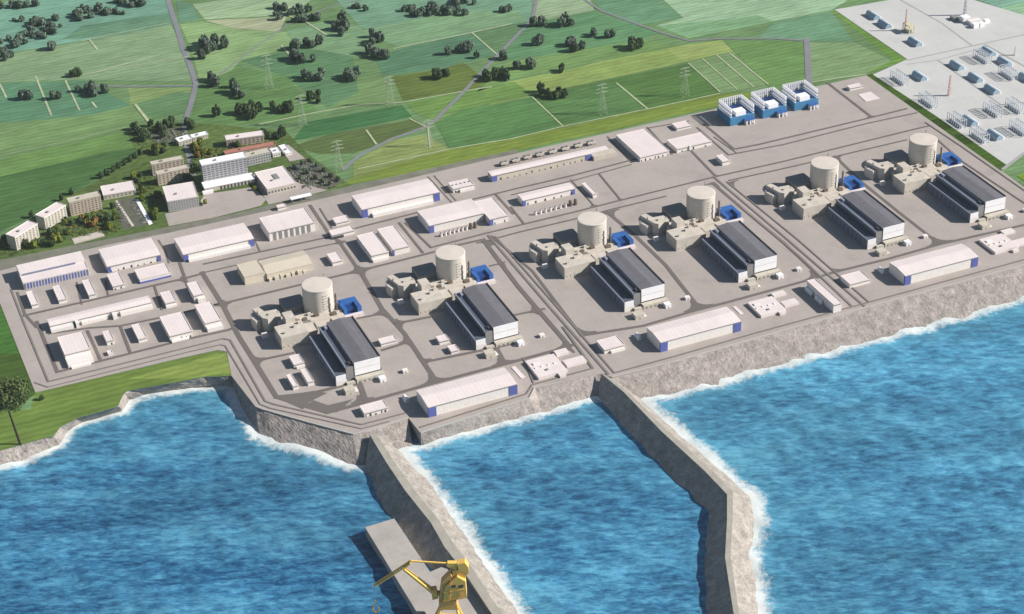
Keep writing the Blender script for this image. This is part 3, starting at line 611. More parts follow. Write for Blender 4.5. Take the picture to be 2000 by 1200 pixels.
HALLS = [
 ("white two-tier workshop with blue glazed strips, at the left corner of the site", (45, 553.5), (174, 527.5), (22.5, 525), 14, dict(corners='', gutter=False, cat='workshop', name='workshop')),
 ("white hall with blue corners directly right of the blue-striped workshop", (209, 521), (314, 498.5), (193.5, 487), 13, dict(rise=2.2, pos=.3, corners='LR', doors=8, cw=6)),
 ("long pinkish-white hall left of the garage with grey bay doors", (357.5, 497.5), (496, 466), (340, 466), 15, dict(rise=2.5, pos=.3, corners='LR', doors=11, annex=[(0.06, .93, 6, 5, 'wwall')])),
 ("flat white garage with a row of grey bay doors, right of the long pinkish hall", (525, 455), (614, 433), (504, 427), 18, dict(bays=7, cat='garage', name='garage')),
 ("narrow white shed, leftmost of three below the blue-striped workshop", (61, 596), (75, 592), (51, 571), 8, dict(cat='shed', name='shed', group=None)),
 ("narrow white shed, middle one of three below the blue-striped workshop", (114, 587), (130, 583), (103, 560), 8, dict(cat='shed', name='shed')),
 ("narrow white shed, rightmost of three below the blue-striped workshop", (173, 577), (188, 573), (158.5, 549.5), 8, dict(cat='shed', name='shed')),
 ("squat white box with a grey hatch, left of the low hall with the blue stripe", (220, 560), (244, 555), (208.5, 537), 8, dict(cat='shed', name='shed', doors=2)),
 ("low white hall with a blue stripe along its foot", (272.5, 547), (333, 532), (263, 527.5), 8, dict(annex=[(0, 1, .8, 3, 'blue')], gutter=False)),
 ("white block directly above the right one of the bottom pair of blocks", (378, 578), (399, 573.5), (363.5, 554.5), 14, dict(cat='store', name='store', annex=[(.3, 1, 6, 8, 'wwall')])),
 ("small square white block at the right end of the very long low building", (323, 593), (345, 588.5), (307, 574), 9, dict(cat='store', name='store', annex=[(0, .9, 3, 4, 'wwall')])),
 ("very long low white building with a cluttered front, across the left yard", (97, 637), (297, 592), (91, 624), 10, dict(cat='long building', name='long_building', rise=1.5, doors=14, annex=[(0, .22, 9, 6, 'wwall'), (.24, .27, 11, 9, 'wwall'), (.3, .55, 6, 5, 'wwall'), (.6, .64, 12, 8, 'wwall'), (.68, 1, 7, 6, 'wwall')])),
 ("big pink-white block with a stepped annex in the lower left site corner", (126, 693), (176.5, 681), (108, 660.5), 14, dict(cat='store', name='store', annex=[(.0, .98, 22, 7, 'wwall'), (.1, .85, 27, 3, 'wwall')], wins=0)),
 ("small white shed beside the big pink-white corner block", (208, 667), (223, 663.5), (198, 649), 9, dict(cat='shed', name='shed', doors=1)),
 ("tiny white hut below the small shed near the bottom road", (211, 692), (221, 690), (208, 686), 4, dict(cat='hut', name='hut', gutter=False)),
 ("slim white shed in its own yard left of the bottom pair of larger blocks", (270, 663), (287, 659), (255, 636), 8, dict(cat='shed', name='shed')),
 ("white block with a striped front, left one of the bottom pair", (331, 657), (376, 647), (311, 620), 12, dict(cat='store', name='store', annex=[(.05, .8, 5, 3, 'wwall')], doors=5)),
 ("white block with a low front step, right one of the bottom pair", (400, 632), (432, 624), (382.5, 596), 13, dict(cat='store', name='store', annex=[(.05, 1, 9, 6, 'wwall')])),
 ("small white flat hut right of the tan hall", (649, 513), (669, 507.5), (636.5, 497.5), 8, dict(cat='hut', name='hut')),
 ("left one of the two white warehouses standing close together", (725, 500), (760, 492), (696, 461), 13, dict(annex=[(.05, .9, 4, 5, 'wwall')])),
 ("right one of the two white warehouses standing close together", (767, 488), (800, 480), (738, 448), 13, dict(corners='L', cw=3)),
 ("small white box below the left end of the large dark-sided hall", (656, 436.5), (683, 429.5), (648, 427), 6, dict(cat='hut', name='hut')),
 ("flat-roofed white hut at the road bend left of the two close warehouses", (648, 460), (693, 450), (644, 451), 8, dict(cat='hut', name='hut', annex=[(.02, .5, 2, 4, 'dark')])),
 ("large pinkish-white hall with blue corners nearest the big car park", (706.5, 409.5), (858, 374.5), (682.5, 383.5), 18, dict(rise=2.0, pos=.6, corners='LR', cw=11, doors=9, annex=[(.12, .9, 8, 6, 'wwall')])),
 ("white hall with a row of small tanks along its foot, right of two close warehouses", (838, 441), (945, 416), (816, 412), 16, dict(rise=2.0, pos=.3, corners='L', cw=9)),
 ("short white hall with a blue corner, right neighbour of the hall with tanks", (956, 429), (992.5, 419.5), (932.5, 393), 13, dict(corners='L', cw=7, doors=2)),
 ("white hall with two blue corners and a tank row, left of the open yard", (1021, 392), (1123, 368.5), (1015, 379), 12, dict(rise=1.5, corners='LR', cw=6, doors=6)),
 ("stepped white shed between the tank hall and the empty yard", (1157, 380), (1166.5, 377.5), (1141, 358), 7, dict(cat='shed', name='shed', annex=[(0, .6, 3, 4, 'wwall')])),
 ("low cream building left of the very long plant building with fans behind", (885, 369.5), (925, 360), (878, 357), 9, dict(cat='shed', name='shed', annex=[(.3, 1, 4, 5, 'wwall')], doors=4, vents=5)),
 ("big plain white warehouse at the back road, without blue corners", (1250, 308), (1307, 294), (1205, 264), 10, dict(doors=7)),
 ("white warehouse in three joined sections, right of the plain one", (1322, 291.5), (1389, 275), (1307.5, 273), 9, dict(doors=3, annex=[(.35, .4, 1.5, 10.5, 'wwall')])),
 ("small grey-white hut near the back road left of the blue cooling frames", (1322, 251), (1351, 245), (1317, 241), 6, dict(cat='hut', name='hut')),
 ("small white box alone in the road triangle above the fourth reactor", (1411, 316.5), (1425.5, 312), (1399.5, 304.5), 9, dict(cat='hut', name='hut')),
 ("small white hut beside a pale square slab at the far back corner", (1660, 173), (1686, 167), (1655, 168), 6, dict(cat='hut', name='hut')),
 ("flat white box with a lone canopy behind the garage on the back road", (542, 406), (559, 402), (539, 402), 7, dict(cat='hut', name='hut')),
 ("long white shore hall, first from the left, below the second reactor", (836, 796), (1013, 753.5), (808, 764), 19, dict(rise=2.5, pos=.55, corners='LR', cw=13)),
 ("long white shore hall, second from the left, below the fourth reactor", (1290, 669), (1452, 631.5), (1262, 640), 19, dict(rise=2.5, pos=.55, corners='LR', cw=13)),
 ("long white shore hall, rightmost, below the sixth reactor", (1768, 539), (1916, 505), (1736, 513), 19, dict(rise=2.5, pos=.55, corners='LR', cw=12)),
 ("pinkish low store on the point of land above the left breakwater", (711, 808), (759, 797), (701, 794), 8, dict(cat='store', name='store', doors=5)),
 ("cream-white shed beside the road left of the middle shore hall", (1180, 684), (1222, 675), (1166, 666), 8, dict(cat='shed', name='shed', annex=[(.3, .95, 4, 4, 'wwall')])),
 ("cream-white shed beside the road left of the rightmost shore hall", (1660, 556), (1701, 546), (1645, 538.5), 8, dict(cat='shed', name='shed')),
 ("tall narrow white store beside two small round-topped sheds on the shore", (1628, 596), (1643, 590), (1584, 547), 16, dict(cat='store', name='store')),
 ("small white box by the reactor yard left of the first turbine hall", (574, 713), (594, 707), (563, 697), 8, dict(cat='hut', name='hut', annex=[(.2, 1, 3, 4, 'wwall')])),
 ("thin white box, right one of the pair left of the first turbine hall", (601, 747), (613, 743), (588, 722), 8, dict(cat='hut', name='hut')),
 ("thin white box, left one of the pair left of the first turbine hall", (572, 755), (582, 751), (556.5, 734), 8, dict(cat='hut', name='hut')),
 ("pinkish box between two cabins in the second reactor yard", (858, 668), (878, 663), (848, 659), 7, dict(cat='hut', name='hut')),
 ("small pale box nearest the front road in the second reactor yard", (881, 687), (897, 683), (873, 677), 6, dict(cat='hut', name='hut')),
 ("low white block in the lot right of the first turbine hall", (744, 672), (776, 664), (738, 663), 6, dict(cat='hut', name='hut')),
]
for (lb, a, b_, c, h, kw) in HALLS:
    hall(lb, a, b_, c, h, **kw)
# two-tier workshop details: raised rear tier, blue front panels
ws = [o for o in bpy.data.objects if o.name.startswith('workshop')][0]
x0, y0, x1, y1 = rect((45, 553.5), (174, 527.5), (22.5, 525), 14); hx, hy = (x1-x0)/2, (y1-y0)/2
MB().box(-hx+.2, -hy*.12, 13.2, hx*.72, hy-.2, 18.5).build('upper_tier', M['white'], ws)
MB().box(hx*.72+.1, -hy*.12, 13.2, hx-.2, hy-.2, 18.5).build('upper_tier', M['white'], ws)
MB().box(-hx+4, -hy*.12-1, 13.9, hx*.70, -hy*.12+.3, 17.2).build('clerestory', M['bluegrey'], ws)
for k in range(22):
    x = -hx+(k+.3)*2*hx/22
    MB().box(x, -hy-.2, 1, x+2*hx/22*.55, -hy+.4, 12).build('front_panel', M['blue' if k % 3 else 'bluegrey'], ws)
# tan hall in two sections
r = hall("tan hall in two sections with a gabled right part, behind the first reactor", (477, 542), (519, 532.5), (461, 518), 16, name='tan_hall', cat='hall', roof='tan', wall='tanw', gutter=False)
a, b_, c = at(521, 536, 13), at(610, 515, 13), at(505, 509.5, 13); o_ = r.location
MB().box(a.x-o_.x, a.y-o_.y, -.3, b_.x-o_.x, c.y-o_.y, 12.1).build('wall', M['tanw'], r)
MB().gable(a.x-o_.x, a.y-o_.y-.4, b_.x-o_.x, c.y-o_.y+.4, 13, 4.5, 1, 'x', .5).build('roof', M['tan'], r)
for k in range(7):
    x = a.x-o_.x+(b_.x-a.x)*(k+.2)/8; MB().box(x, a.y-o_.y-5, -.3, x+5+k % 2*3, a.y-o_.y-.1, 4.5+k % 3).build('annex', M['tanw'], r)
# very long plant building with small fan coolers behind
r = hall("very long cream plant building with blue ends along the back road", (960, 344), (1152, 297), (945, 337), 13, name='plant_building', cat='plant building', roof='white', wall='cream', corners='LR', cw=11, doors=16, rise=1)
a, b_ = at(1164, 312, 0), at(1196, 288, 0)
MB().box(a.x-r.location.x-6, a.y-r.location.y-4, -.3, b_.x-r.location.x-8, a.y-r.location.y+14, 8).build('annex', M['cream'], r)
MB().box(a.x-r.location.x-6, a.y-r.location.y+18, -.3, b_.x-r.location.x-14, a.y-r.location.y+34, 6).build('annex', M['white'], r)
fan = None
for k, (x, y) in enumerate([(985, 323), (1007, 317), (1030, 311), (1054, 305.5), (1079, 300), (1104, 294), (1129, 288), (1154, 283)]):
    p = at(x, y, 0)
    if fan is None:
        fan = thing('fan_cooler', 'small fan cooler on dark legs in the row behind the long cream plant building', 'cooler', p, 'fan coolers behind the plant building')
        MB().box(-8, -5, 4, 8, 5, 7.5).build('casing', M['cream'], fan); MB().cyl(-3.6, 0, 7.5, 9, 3, 10).build('fan_ring', M['greyw'], fan); MB().cyl(3.8, 0, 7.5, 9, 3, 10).build('fan_ring', M['greyw'], fan)
        for sx in (-7, 7):
            for sy in (-4, 4): MB().box(sx-.5, sy-.5, -.2, sx+.5, sy+.5, 4).build('leg', M['brown'], fan)
    else: dup(fan, p)
# plant tanks in rows before two halls
tank = None
for row, (p0, p1, n_, lab) in enumerate([((862, 462), (928, 445), 9, 'hall right of the close warehouse pair'), ((1046, 420), (1124, 400), 9, 'hall left of the open yard')]):
    for k in range(n_):
        p = at(p0[0]+(p1[0]-p0[0])*k/(n_-1), p0[1]+(p1[1]-p0[1])*k/(n_-1), 0); dk = k >= n_-2
        big = 1.5 if dk else 1.0
        lb = ('dark brown round tank ending the row by the %s' if dk else 'pale upright tank in the row by the %s') % lab
        r = thing('storage_tank', lb, 'tank', p, 'tank row by the '+lab+(' dark end' if dk else ''))
        MB().cyl(0, 0, -.2, 7*big, 2.2*big, 12).build('shell', M['brown' if dk else 'wwall'], r); MB().cyl(0, 0, 7*big, 8.3*big, 2.2*big, 12, .5).build('cap', M['brown' if dk else 'greyw'], r)
# gate canopy, pale slab pads
p = at(588, 392, 0); r = thing('gate_canopy', 'white roof canopy on posts over the back road gate', 'canopy', p)
MB().box(-20, -5, 8, 20, 5, 9.4).build('roof', M['bright'], r)
for sx in (-17, 0, 17):
    for sy in (-4, 4): MB().box(sx-.5, sy-.5, -.2, sx+.5, sy+.5, 8).build('post', M['greyw'], r)
def slab(label, pts, h=.8, m='white'):
    q_ = px(pts); cx = sum(a[0] for a in q_)/len(q_); cy = sum(a[1] for a in q_)/len(q_)
    o = MB().prism([(a[0]-cx, a[1]-cy) for a in q_], 0, h).build('concrete_pad', M[m]); o.location = (cx, cy, 0); return tagp(o, label, 'slab')
slab('pale flat square slab at the far back corner of the plant', [(1676, 185.5), (1700, 179.5), (1718.5, 193), (1691, 199)])
slab('pale narrow slab at the right end of the left shore hall', [(998, 718), (1006, 716), (1026, 737), (1018, 740)])
slab('pale narrow slab at the right end of the middle shore hall', [(1431, 600), (1437, 599), (1452, 613), (1446, 615)])
for k, (lb, ox, oy) in enumerate([('left', 0, 0), ('middle', 427, -122), ('right', 860, -243)]):
    BX = [[((1052, 738), (1109, 724), (1031, 704)), ((1108, 715), (1147, 706), (1100, 704)), ((1088, 694), (1112, 688), (1080, 686)), ((1094, 735), (1106, 732), (1090, 729))],
          [((1487, 617), (1536, 605), (1463, 590)), ((1534, 598), (1562, 592), (1526, 589)), ((1512, 579), (1536, 573), (1505, 573)), ((1524, 613), (1535, 610), (1520, 608))],
          [((1944, 493), (1992, 482), (1911, 468)), ((1988, 479), (2024, 470), (1978, 470)), ((1962, 457), (1984, 452), (1952, 451)), ((1980, 491), (1990, 488), (1976, 487))]][k]
    x0, y0, x1, y1 = rect(*BX[0], 5); cx, cy = (x0+x1)/2, (y0+y1)/2
    r = thing('pump_house', '%s one of the three stepped flat white pump houses on the shore' % lb, 'pump house', (cx, cy, 0))
    MB().box(x0-cx, y0-cy, -.2, x1-cx, y1-cy, 5).build('main_deck', M['white'], r)
    for bx_ in BX[1:]:
        a0, b0, a1, b1 = rect(*bx_, 4.2); MB().box(a0-cx, b0-cy, -.2, a1-cx, b1-cy, 4.2).build('side_deck', M['white'], r)
    MB().box(-18, 8, 5, -8, 14, 6.6).build('hatch', M['wwall'], r); MB().box(-6, -14, 5, -2, -10, 6.6).build('hatch', M['greyw'], r)
    for q in range(4): MB().box(-20+q*11, -2, 5, -16+q*11, 2, 6).build('hatch', M['wwall'], r)
# small vaulted sheds beside the tall narrow store and left of the shore halls
def vault(label, x, y, L_, w_, h, rz=90):
    p = at(x, y, 0); r = thing('vaulted_shed', label, 'shed', p); r.rotation_euler = (0, 0, math.radians(rz)); n_ = 8; vs, fs = [], []
    for e_ in (-L_/2, L_/2):
        for k in range(n_+1):
            a = math.pi*k/n_; vs.append((e_, w_/2*math.cos(a), h*math.sin(a)))
    for k in range(n_): fs.append((k, k+1, n_+2+k, n_+1+k))
    mesh('roof', vs, fs, M['bright'], r); MB().box(-L_/2+.3, -w_/2+.5, -.2, L_/2-.3, w_/2-.5, h*.55).build('wall', M['wwall'], r); return r
vault('upper one of two small vaulted sheds in the shadow of the tall narrow store', 1582, 572, 22, 8, 7); vault('lower one of two small vaulted sheds in the shadow of the tall narrow store', 1601, 589, 22, 8, 7)
vault('small vaulted shed in the shadow of the left shore hall', 793, 782, 16, 8, 6); vault('small vaulted shed in the shadow of the middle shore hall', 1247, 660, 16, 8, 6); vault('small vaulted shed in the shadow of the right shore hall', 1722, 531, 16, 8, 6)
# ---- the six reactor units, modelled once round the reactor's axis
ORD = ['first', 'second', 'third', 'fourth', 'fifth', 'sixth']
UX = [743, 981, 1247, 1461, 1715, 1926]; UY = 2676.5
def reactor(lb, p):
    r = thing('reactor_building', lb, 'reactor', p, None)
    R_, Hh = 25.5, 55.0; n_ = 64; vs, fs = [], []
    prof = [(R_, -.3), (R_, Hh-1.6), (R_+.5, Hh-1.5), (R_+.5, Hh)]
    for rr, z in prof:
        for k in range(n_):
            a = 2*math.pi*k/n_; vs.append((rr*math.cos(a), rr*math.sin(a), z))
    for j in range(3):
        for k in range(n_): q = (k+1) % n_; fs.append((j*n_+k, j*n_+q, (j+1)*n_+q, (j+1)*n_+k))
    mesh('containment_wall', vs, fs, M['reactor'], r)
    vs = [((R_+.45)*math.cos(2*math.pi*k/n_), (R_+.45)*math.sin(2*math.pi*k/n_), Hh-.1) for k in range(n_)]+[((R_-.8)*math.cos(2*math.pi*k/n_), (R_-.8)*math.sin(2*math.pi*k/n_), Hh+.5) for k in range(n_)]+[(0, 0, Hh+1.2)]
    mesh('roof', vs, [(k, (k+1) % n_, n_+(k+1) % n_, n_+k) for k in range(n_)]+[(n_+k, n_+(k+1) % n_, 2*n_) for k in range(n_)], M['rtop'], r)
    for k in range(6):   # ring platforms seen as short dashes on the seaward face
        a0, a1 = math.radians(-88), math.radians(-70)
        m = MB()
        for q in range(3):
            a = a0+(a1-a0)*(q+.5)/3; m.box(math.cos(a)*(R_+.6)-1.4, math.sin(a)*(R_+.6)-.7, 20+k*5, math.cos(a)*(R_+.6)+1.4, math.sin(a)*(R_+.6)+.7, 20.8+k*5)
        m.build('ring_platform', M['cream'], r)
    MB().bar((18, 19, Hh), (18, 19, Hh+7), 1.2).build('mast', M['greyw'], r)
    return r
def turbine(lb, p):
    r = thing('turbine_hall', lb, 'turbine hall', p)
    MB().box(-14, -218, -.3, 29, -85.5, 31.6).build('wall', M['tside'], r)
    MB().gable(-14.2, -218.4, 29.6, -85, 32, 2.4, 1.2, 'y', .52).build('roof', M['troof'], r)
    MB().box(29.7, -217, 31.4, 31.4, -86, 33.6).build('parapet', M['dark'], r)
    MB().box(-27, -217.5, -.3, -14.3, -86, 27).build('gallery', M['troof2'], r)
    MB().box(-28.6, -217, 26, -26.9, -86, 29.5).build('gallery_parapet', M['strip'], r)
    MB().box(-14.6, -208, 27.1, -13.4+.2, -92, 29).build('skylight', M['strip'], r)
    MB().box(-21, -100, 27.1, -17, -90, 31).build('vent_box', M['strip'], r); MB().box(-20, -214, 27.1, -15, -206, 30).build('vent_box', M['dark'], r)
    MB().box(-46, -222, -.3, -28.8, -92, 17.5).build('side_bay', M['tside'], r)
    MB().box(-46.4, -221.5, 17.5, -29, -92, 18.5).build('bay_roof', M['troof2'], r)
    MB().box(-47.2, -221, 17, -45.9, -93, 20).build('bay_parapet', M['strip'], r)
    for k in range(9): MB().box(-46.9, -212+k*13.2, 2, -46.1, -205+k*13.2, 14).build('bay_louvre', M['bluegrey'], r)
    # seaward gables
    m = MB(); m.box(-13.2, -219.6, 20.6, 29.4, -218.5, 32.2); m.build('end_panel', M['bright'], r)
    m = MB(); m.box(-13.2, -219.6, 8.8, 29.4, -218.5, 19.9); m.build('end_panel', M['bright'], r)
    MB().box(-13.2, -218.9, 19.9, 29.4, -218.45, 20.6).build('joint', M['dark'], r)
    MB().box(-27.2, -218.6, 0, -13.5, -217.6, 26.6).build('gallery_front', M['greyw'], r)
    MB().box(-45.8, -223.2, 8, -29.2, -222.1, 18.2).build('bay_front', M['bright'], r)
    MB().box(-46, -223.4, -.2, -28, -222.15, 7.8).build('bay_base', M['wwall'], r)
    MB().box(-14, -230, -.3, 33, -219.8, 7).build('front_annex', M['cream'], r); MB().box(-30, -229, -.3, -15, -224, 4.5).build('front_annex', M['cream'], r)
    for k in range(5): MB().box(-10+k*8, -230.5, 1, -6.5+k*8, -230.1, 4).build('door', M['greyw'], r)
    MB().box(31, -216, -.3, 33, -212, 9).build('stair_tower', M['greyw'], r)
    MB().box(2, -84.6, -.3, 31, -66, 12).build('rear_annex', M['aux'], r)
    return r
def bluebox(lb, p):
    r = thing('blue_plant_building', lb, 'plant building', p)
    x0, y0, x1, y1 = 32, -36, 63, 0
    MB().box(x0, y0, -.3, x1, y1, 5).build('base', M['dblue'], r)
    MB().box(x0, y1-15, 5, x1, y1, 15).build('rear_block', M['vblue'], r); MB().box(x1-7, y0, 5, x1, y1-15.1, 15).build('side_block', M['vblue'], r)
    MB().box(x0, y0, 5, x0+6, y1-15.1, 15).build('side_block', M['vblue'], r); MB().box(x0+6.1, y0+6, 5.02, x1-7.1, y1-15.2, 11).build('centre_block', M['dblue'], r)
    MB().box(x0+3, y1-11, 15, x0+9, y1-4, 16.4).build('roof_unit', M['vblue'], r)
    MB().box(x0-2, y0-7, -.3, x1+1, y0-.2, 6).build('white_step', M['white'], r); return r
def fuel(lb, p):
    r = thing('fuel_building', lb, 'building', p)
    m = MB().prism([(-108, 22), (-100, -14), (-94, -20), (-70, -14), (-72, 4), (-92, 6), (-97, 24)], -.3, 24); m.build('block', M['aux'], r)
    m = MB().prism([(-108, 20), (-103, -8), (-112, -10), (-116, 6), (-114, 16)], -.3, 18); m.build('side_wing', M['aux'], r)
    MB().box(-110, -37, -.3, -101, -30, 7).build('lobby', M['wwall'], r); MB().cyl(-104, 4, 24, 28, 1.2, 8).build('vent', M['greyw'], r)
    MB().box(-90, -10, 24, -84, -6, 26.5).build('roof_unit', M['aux'], r)
    return r
def safeg(lb, p):
    r = thing('auxiliary_building', lb, 'building', p)
    MB().box(-91, -83, -.3, -44, -44, 22).build('front_block', M['aux'], r)
    MB().box(-44+.1, -72, -.3, -27, -36, 14).build('low_block', M['aux'], r)
    MB().box(-78, -43.9, -.3, 6, -14, 14).build('rear_block', M['aux'], r)
    MB().box(-74, -13.9, -.3, -30, 2, 9).build('rear_step', M['aux'], r)
    MB().box(7, -52, -.3, 30, -24, 11).build('link_block', M['aux'], r)
    MB().box(-22, -60, -.3, 2, -44, 11).build('link_block', M['aux'], r)
    MB().box(-57, 2.1, -.3, -19, 40, 20).build('west_block', M['greyw'], r); MB().box(-84, 6, -.3, -57.1, 34, 12).build('west_step', M['greyw'], r)
    MB().box(-70, -43.8, 14, -54, -22, 31).build('tower_block', M['aux'], r)  # added block, put here to cast a shadow over the dark recess
    MB().cyl(-44, -30, 14, 20, 5, 16).build('round_tower', M['aux'], r)
    MB().box(-74, -8, 9, -70, -3, 24).build('stair_tower', M['wwall'], r)
    for (x, y, z, s_) in [(-36, -34, 14, 4), (-14, -30, 14, 4), (-60, -60, 22, 3), (-80, -72, 22, 2.4), (-6, -20, 14, 3), (14, -34, 11, 5), (20, -28, 11, 3.5), (-50, -52, 22, 3), (-24, -22, 14, 3)]:
        MB().box(x-s_, y-s_*.7, z, x+s_, y+s_*.7, z+4).build('roof_unit', M['brown'] if s_ >= 4 else M['aux'], r)
    for k in range(5): MB().box(-88+k*8, -83.4, 3, -84+k*8, -82.9, 7).build('door', M['cream'], r)
    return r
def stack(lb, p):
    r = thing('vent_stack', lb, 'stack', p)
    MB().cyl(22, -28, 0, 46, 2.2, 12, 1.5).build('shaft', M['brown'], r); MB().cyl(22, -28, 30, 31, 3, 12).build('ring', M['greyw'], r); MB().cyl(22, -28, 40, 41, 2.6, 12).build('ring', M['greyw'], r); return r
def sheds(k, p):
    o_ = ORD[k]
    for (dx, dy, sx, sy, h, m, lb) in [(-33, -247, 8, 7, 8, 'cream', 'cream hut in front of the left corner of the %s turbine hall'), (25, -239, 5, 5, 7, 'bright', 'white hut in front of the right corner of the %s turbine hall'), (66, -232, 4, 3.5, 5, 'wwall', 'tiny pink-white hut alone near the road corner right of the %s turbine hall'), (-22, -247, 2, 6, 2, 'wwall', 'thin low pale block beside the cream hut of the %s turbine hall')]:
        r = thing('hut', lb % o_, 'hut', (p[0]+dx, p[1]+dy, 0)); MB().box(-sx, -sy, -.2, sx, sy, h-.6).build('wall', M[m], r); MB().box(-sx-.3, -sy-.3, h-.6, sx+.3, sy+.3, h).build('roof', M[m], r); MB().box(-1, -sy-.2, 0, 1, -sy-.02, min(3, h-1)).build('door', M['greyw'], r)
protos = None
for k in range(6):
    p = (UX[k], UY, 0); o_ = ORD[k]
    lbs = ['%s reactor cylinder from the left, pale concrete with a flat round roof' % o_, '%s turbine hall from the left, long dark blue-grey roof and white striped end' % o_,
           'vivid blue box building beside the %s reactor cylinder from the left' % o_, 'angular pale building at the far left of the %s reactor' % o_,
           'cluster of tan concrete blocks at the foot of the %s reactor from the left' % o_, 'slim dark vent stack between the %s reactor and its turbine hall' % o_]
    if k == 0: protos = [f(l, p) for f, l in zip((reactor, turbine, bluebox, fuel, safeg, stack), lbs)]
    else:
        for o, l in zip(protos, lbs): dup(o, p, l)
    for o in (protos if k == 0 else []): pass
    sheds(k, p)
# ------------------------------------------------------------------ admin quarter
WIN = {}
def block(label, FL_, FR_, BL_, h, wall='cream', roof='white', nx=6, nz=4, name='office_building', cat='office building', glass='glass', z0=3.0, over=.6, extra=None, ww=.5, wh=.45):
    a, b_, c = at(*FL_, h), at(*FR_, h), at(*BL_, h); u = Vector((b_.x-a.x, b_.y-a.y, 0)); Wd = u.length; u.normalize(); v = Vector((-u.y, u.x, 0))
    D = max(6, (c-a).dot(v)); r = thing(name, label, cat, (a.x, a.y, 0)); r.rotation_euler = (0, 0, math.atan2(u.y, u.x))
    MB().box(0, 0, -.4, Wd, D, h-.8).build('wall', M[wall], r)
    m = MB().box(-over, -over, h-.8, Wd+over, D+over, h); m.box(-over, -over, h, Wd+over, -over+.6, h+.9); m.box(-over, D+over-.6, h, Wd+over, D+over, h+.9)
    m.box(-over, -over+.6, h, -over+.6, D+over-.6, h+.9); m.box(Wd+over-.6, -over+.6, h, Wd+over, D+over-.6, h+.9); rf = m.build('roof', M[roof], r)
    MB().box(Wd*.3, D*.35, h, Wd*.3+4, D*.35+4, h+2.2).build('roof_unit', M['greyw'], rf)
    if nx:
        cw_, ch = Wd/nx, (h-z0-1)/nz; w0 = None
        for i in range(nx):
            for j in range(nz):
                if w0 is None: w0 = MB().box(-cw_*ww/2, -.25, 0, cw_*ww/2, -.02, ch*wh).build('window', M[glass], r); w1 = w0
                else: w1 = w0.copy(); COL.objects.link(w1)
                w1.location = ((i+.5)*cw_, 0, z0+j*ch)
    if extra: extra(r, Wd, D)
    return r
block('leftmost cream dormitory block at the edge of the garden', (29, 464), (73, 437.5), (12.5, 457.5), 27, nx=7, nz=6, name='dormitory', cat='dormitory')
block('second cream dormitory block from the left, turned the same way', (86, 426), (128, 401), (70, 420), 25, nx=7, nz=6, name='dormitory', cat='dormitory')
block('sandy dormitory block behind the autumn-coloured trees, third from the left', (135, 396), (196, 382), (131, 388), 29, 'sand', 'cream', 9, 6, name='dormitory', cat='dormitory')
block('low cream house with a stepped white roof, right of the sandy dormitory', (202, 382), (265, 371), (212, 362), 10, 'cream', 'white', 8, 2, cat='house', name='house')
block('rear sandy block of the pair behind the boxy white office', (296, 322), (358, 310), (292, 317), 24, 'sand', 'cream', 8, 5, name='dormitory', cat='dormitory')
block('front sandy block of the pair behind the boxy white office', (307, 341), (368, 327.5), (304, 336), 24, 'sand', 'cream', 8, 5, name='dormitory', cat='dormitory')
block('boxy white office with a grey ribbed front left of the paved plaza', (327, 394), (387, 384), (308, 367), 22, 'office', 'white', 12, 4, cat='office', glass='greyw', ww=.45, wh=.6)
def podium(r, Wd, D):
    MB().box(-4, -26, -.3, Wd+6, -.3, 8.2).build('podium', M['cream'], r); MB().box(-5, -27, 8.3, Wd+7, -.3, 9.3).build('podium_roof', M['bright'], r)
    for k in range(9): MB().box(Wd*.3+k*Wd*.078, -26.4, .3, Wd*.3+k*Wd*.078+2.6, -26.05, 7).build('doorway', M['dark'], r)
    MB().box(-10, -34, -.3, 10, -27.5, 5).build('entrance_canopy', M['bright'], r)
    MB().box(-.2, -.2+1, 1, -.05, D-1, 40).build('side_cladding', M['bluegrey'], r)
block('tallest grey office slab with a white roof edge and columned white podium', (394, 323), (481, 306.5), (390, 314), 44, 'office', 'bright', 11, 9, cat='office tower', extra=podium, ww=.7, wh=.4)
def lantern(r, Wd, D): MB().box(Wd*.45, D*.4, 13, Wd*.62, D*.68, 14.2).build('skylight', M['greyw'], r)
block('flat white hall with a square grey skylight right of the tallest office', (522, 370), (578, 357), (496, 338), 13, 'cream', 'white', 9, 1, cat='hall', name='canteen', extra=lantern)
block('long grey-fronted building with a white roof behind the tallest office', (482, 307), (528, 296.5), (474, 301), 20, 'office', 'cream', 9, 3, cat='office')
block('long low building with brick-red roof behind the tallest office', (440, 301), (538, 283), (438, 295), 8, 'sand', 'red', 12, 1, cat='long house', name='house')
block('white-roofed building with red patches behind trees at the back of the quarter', (442, 274), (515, 264), (438, 266), 16, 'sand', 'white', 9, 3, cat='office')
block('white gatehouse left part with open portal at the country road', (349, 277), (374, 270), (346, 270), 10, 'cream', 'bright', 4, 2, cat='gatehouse', name='gatehouse')
block('white gatehouse right part beside the trees at the country road', (376, 269), (406, 262), (373, 264), 9, 'cream', 'bright', 5, 2, cat='gatehouse', name='gatehouse')
block('small white box beside the pale slab, right of the grey-fronted building', (533, 300), (548, 297), (530, 291), 9, 'wwall', 'bright', 3, 1, cat='hut', name='hut')
block('narrow white strip building on the pale slab near the car park', (558, 300), (570, 297), (547, 285), 6, 'wwall', 'bright', 2, 1, cat='hut', name='hut')
# flower-bed court and strip walls by the dormitory garden
slab('white paved court with dark marks in front of the dormitory garden', [(141, 468), (199, 453), (204, 460), (146, 476)], .5, 'cream')
slab('long white kerb strip along the left edge of the narrow car park', [(225, 393), (229, 392), (262, 441), (257, 443)], .8, 'cream')
slab('long white kerb strip along the right edge of the narrow car park', [(264, 391), (271, 390), (298, 437), (291, 440)], .8, 'bright')
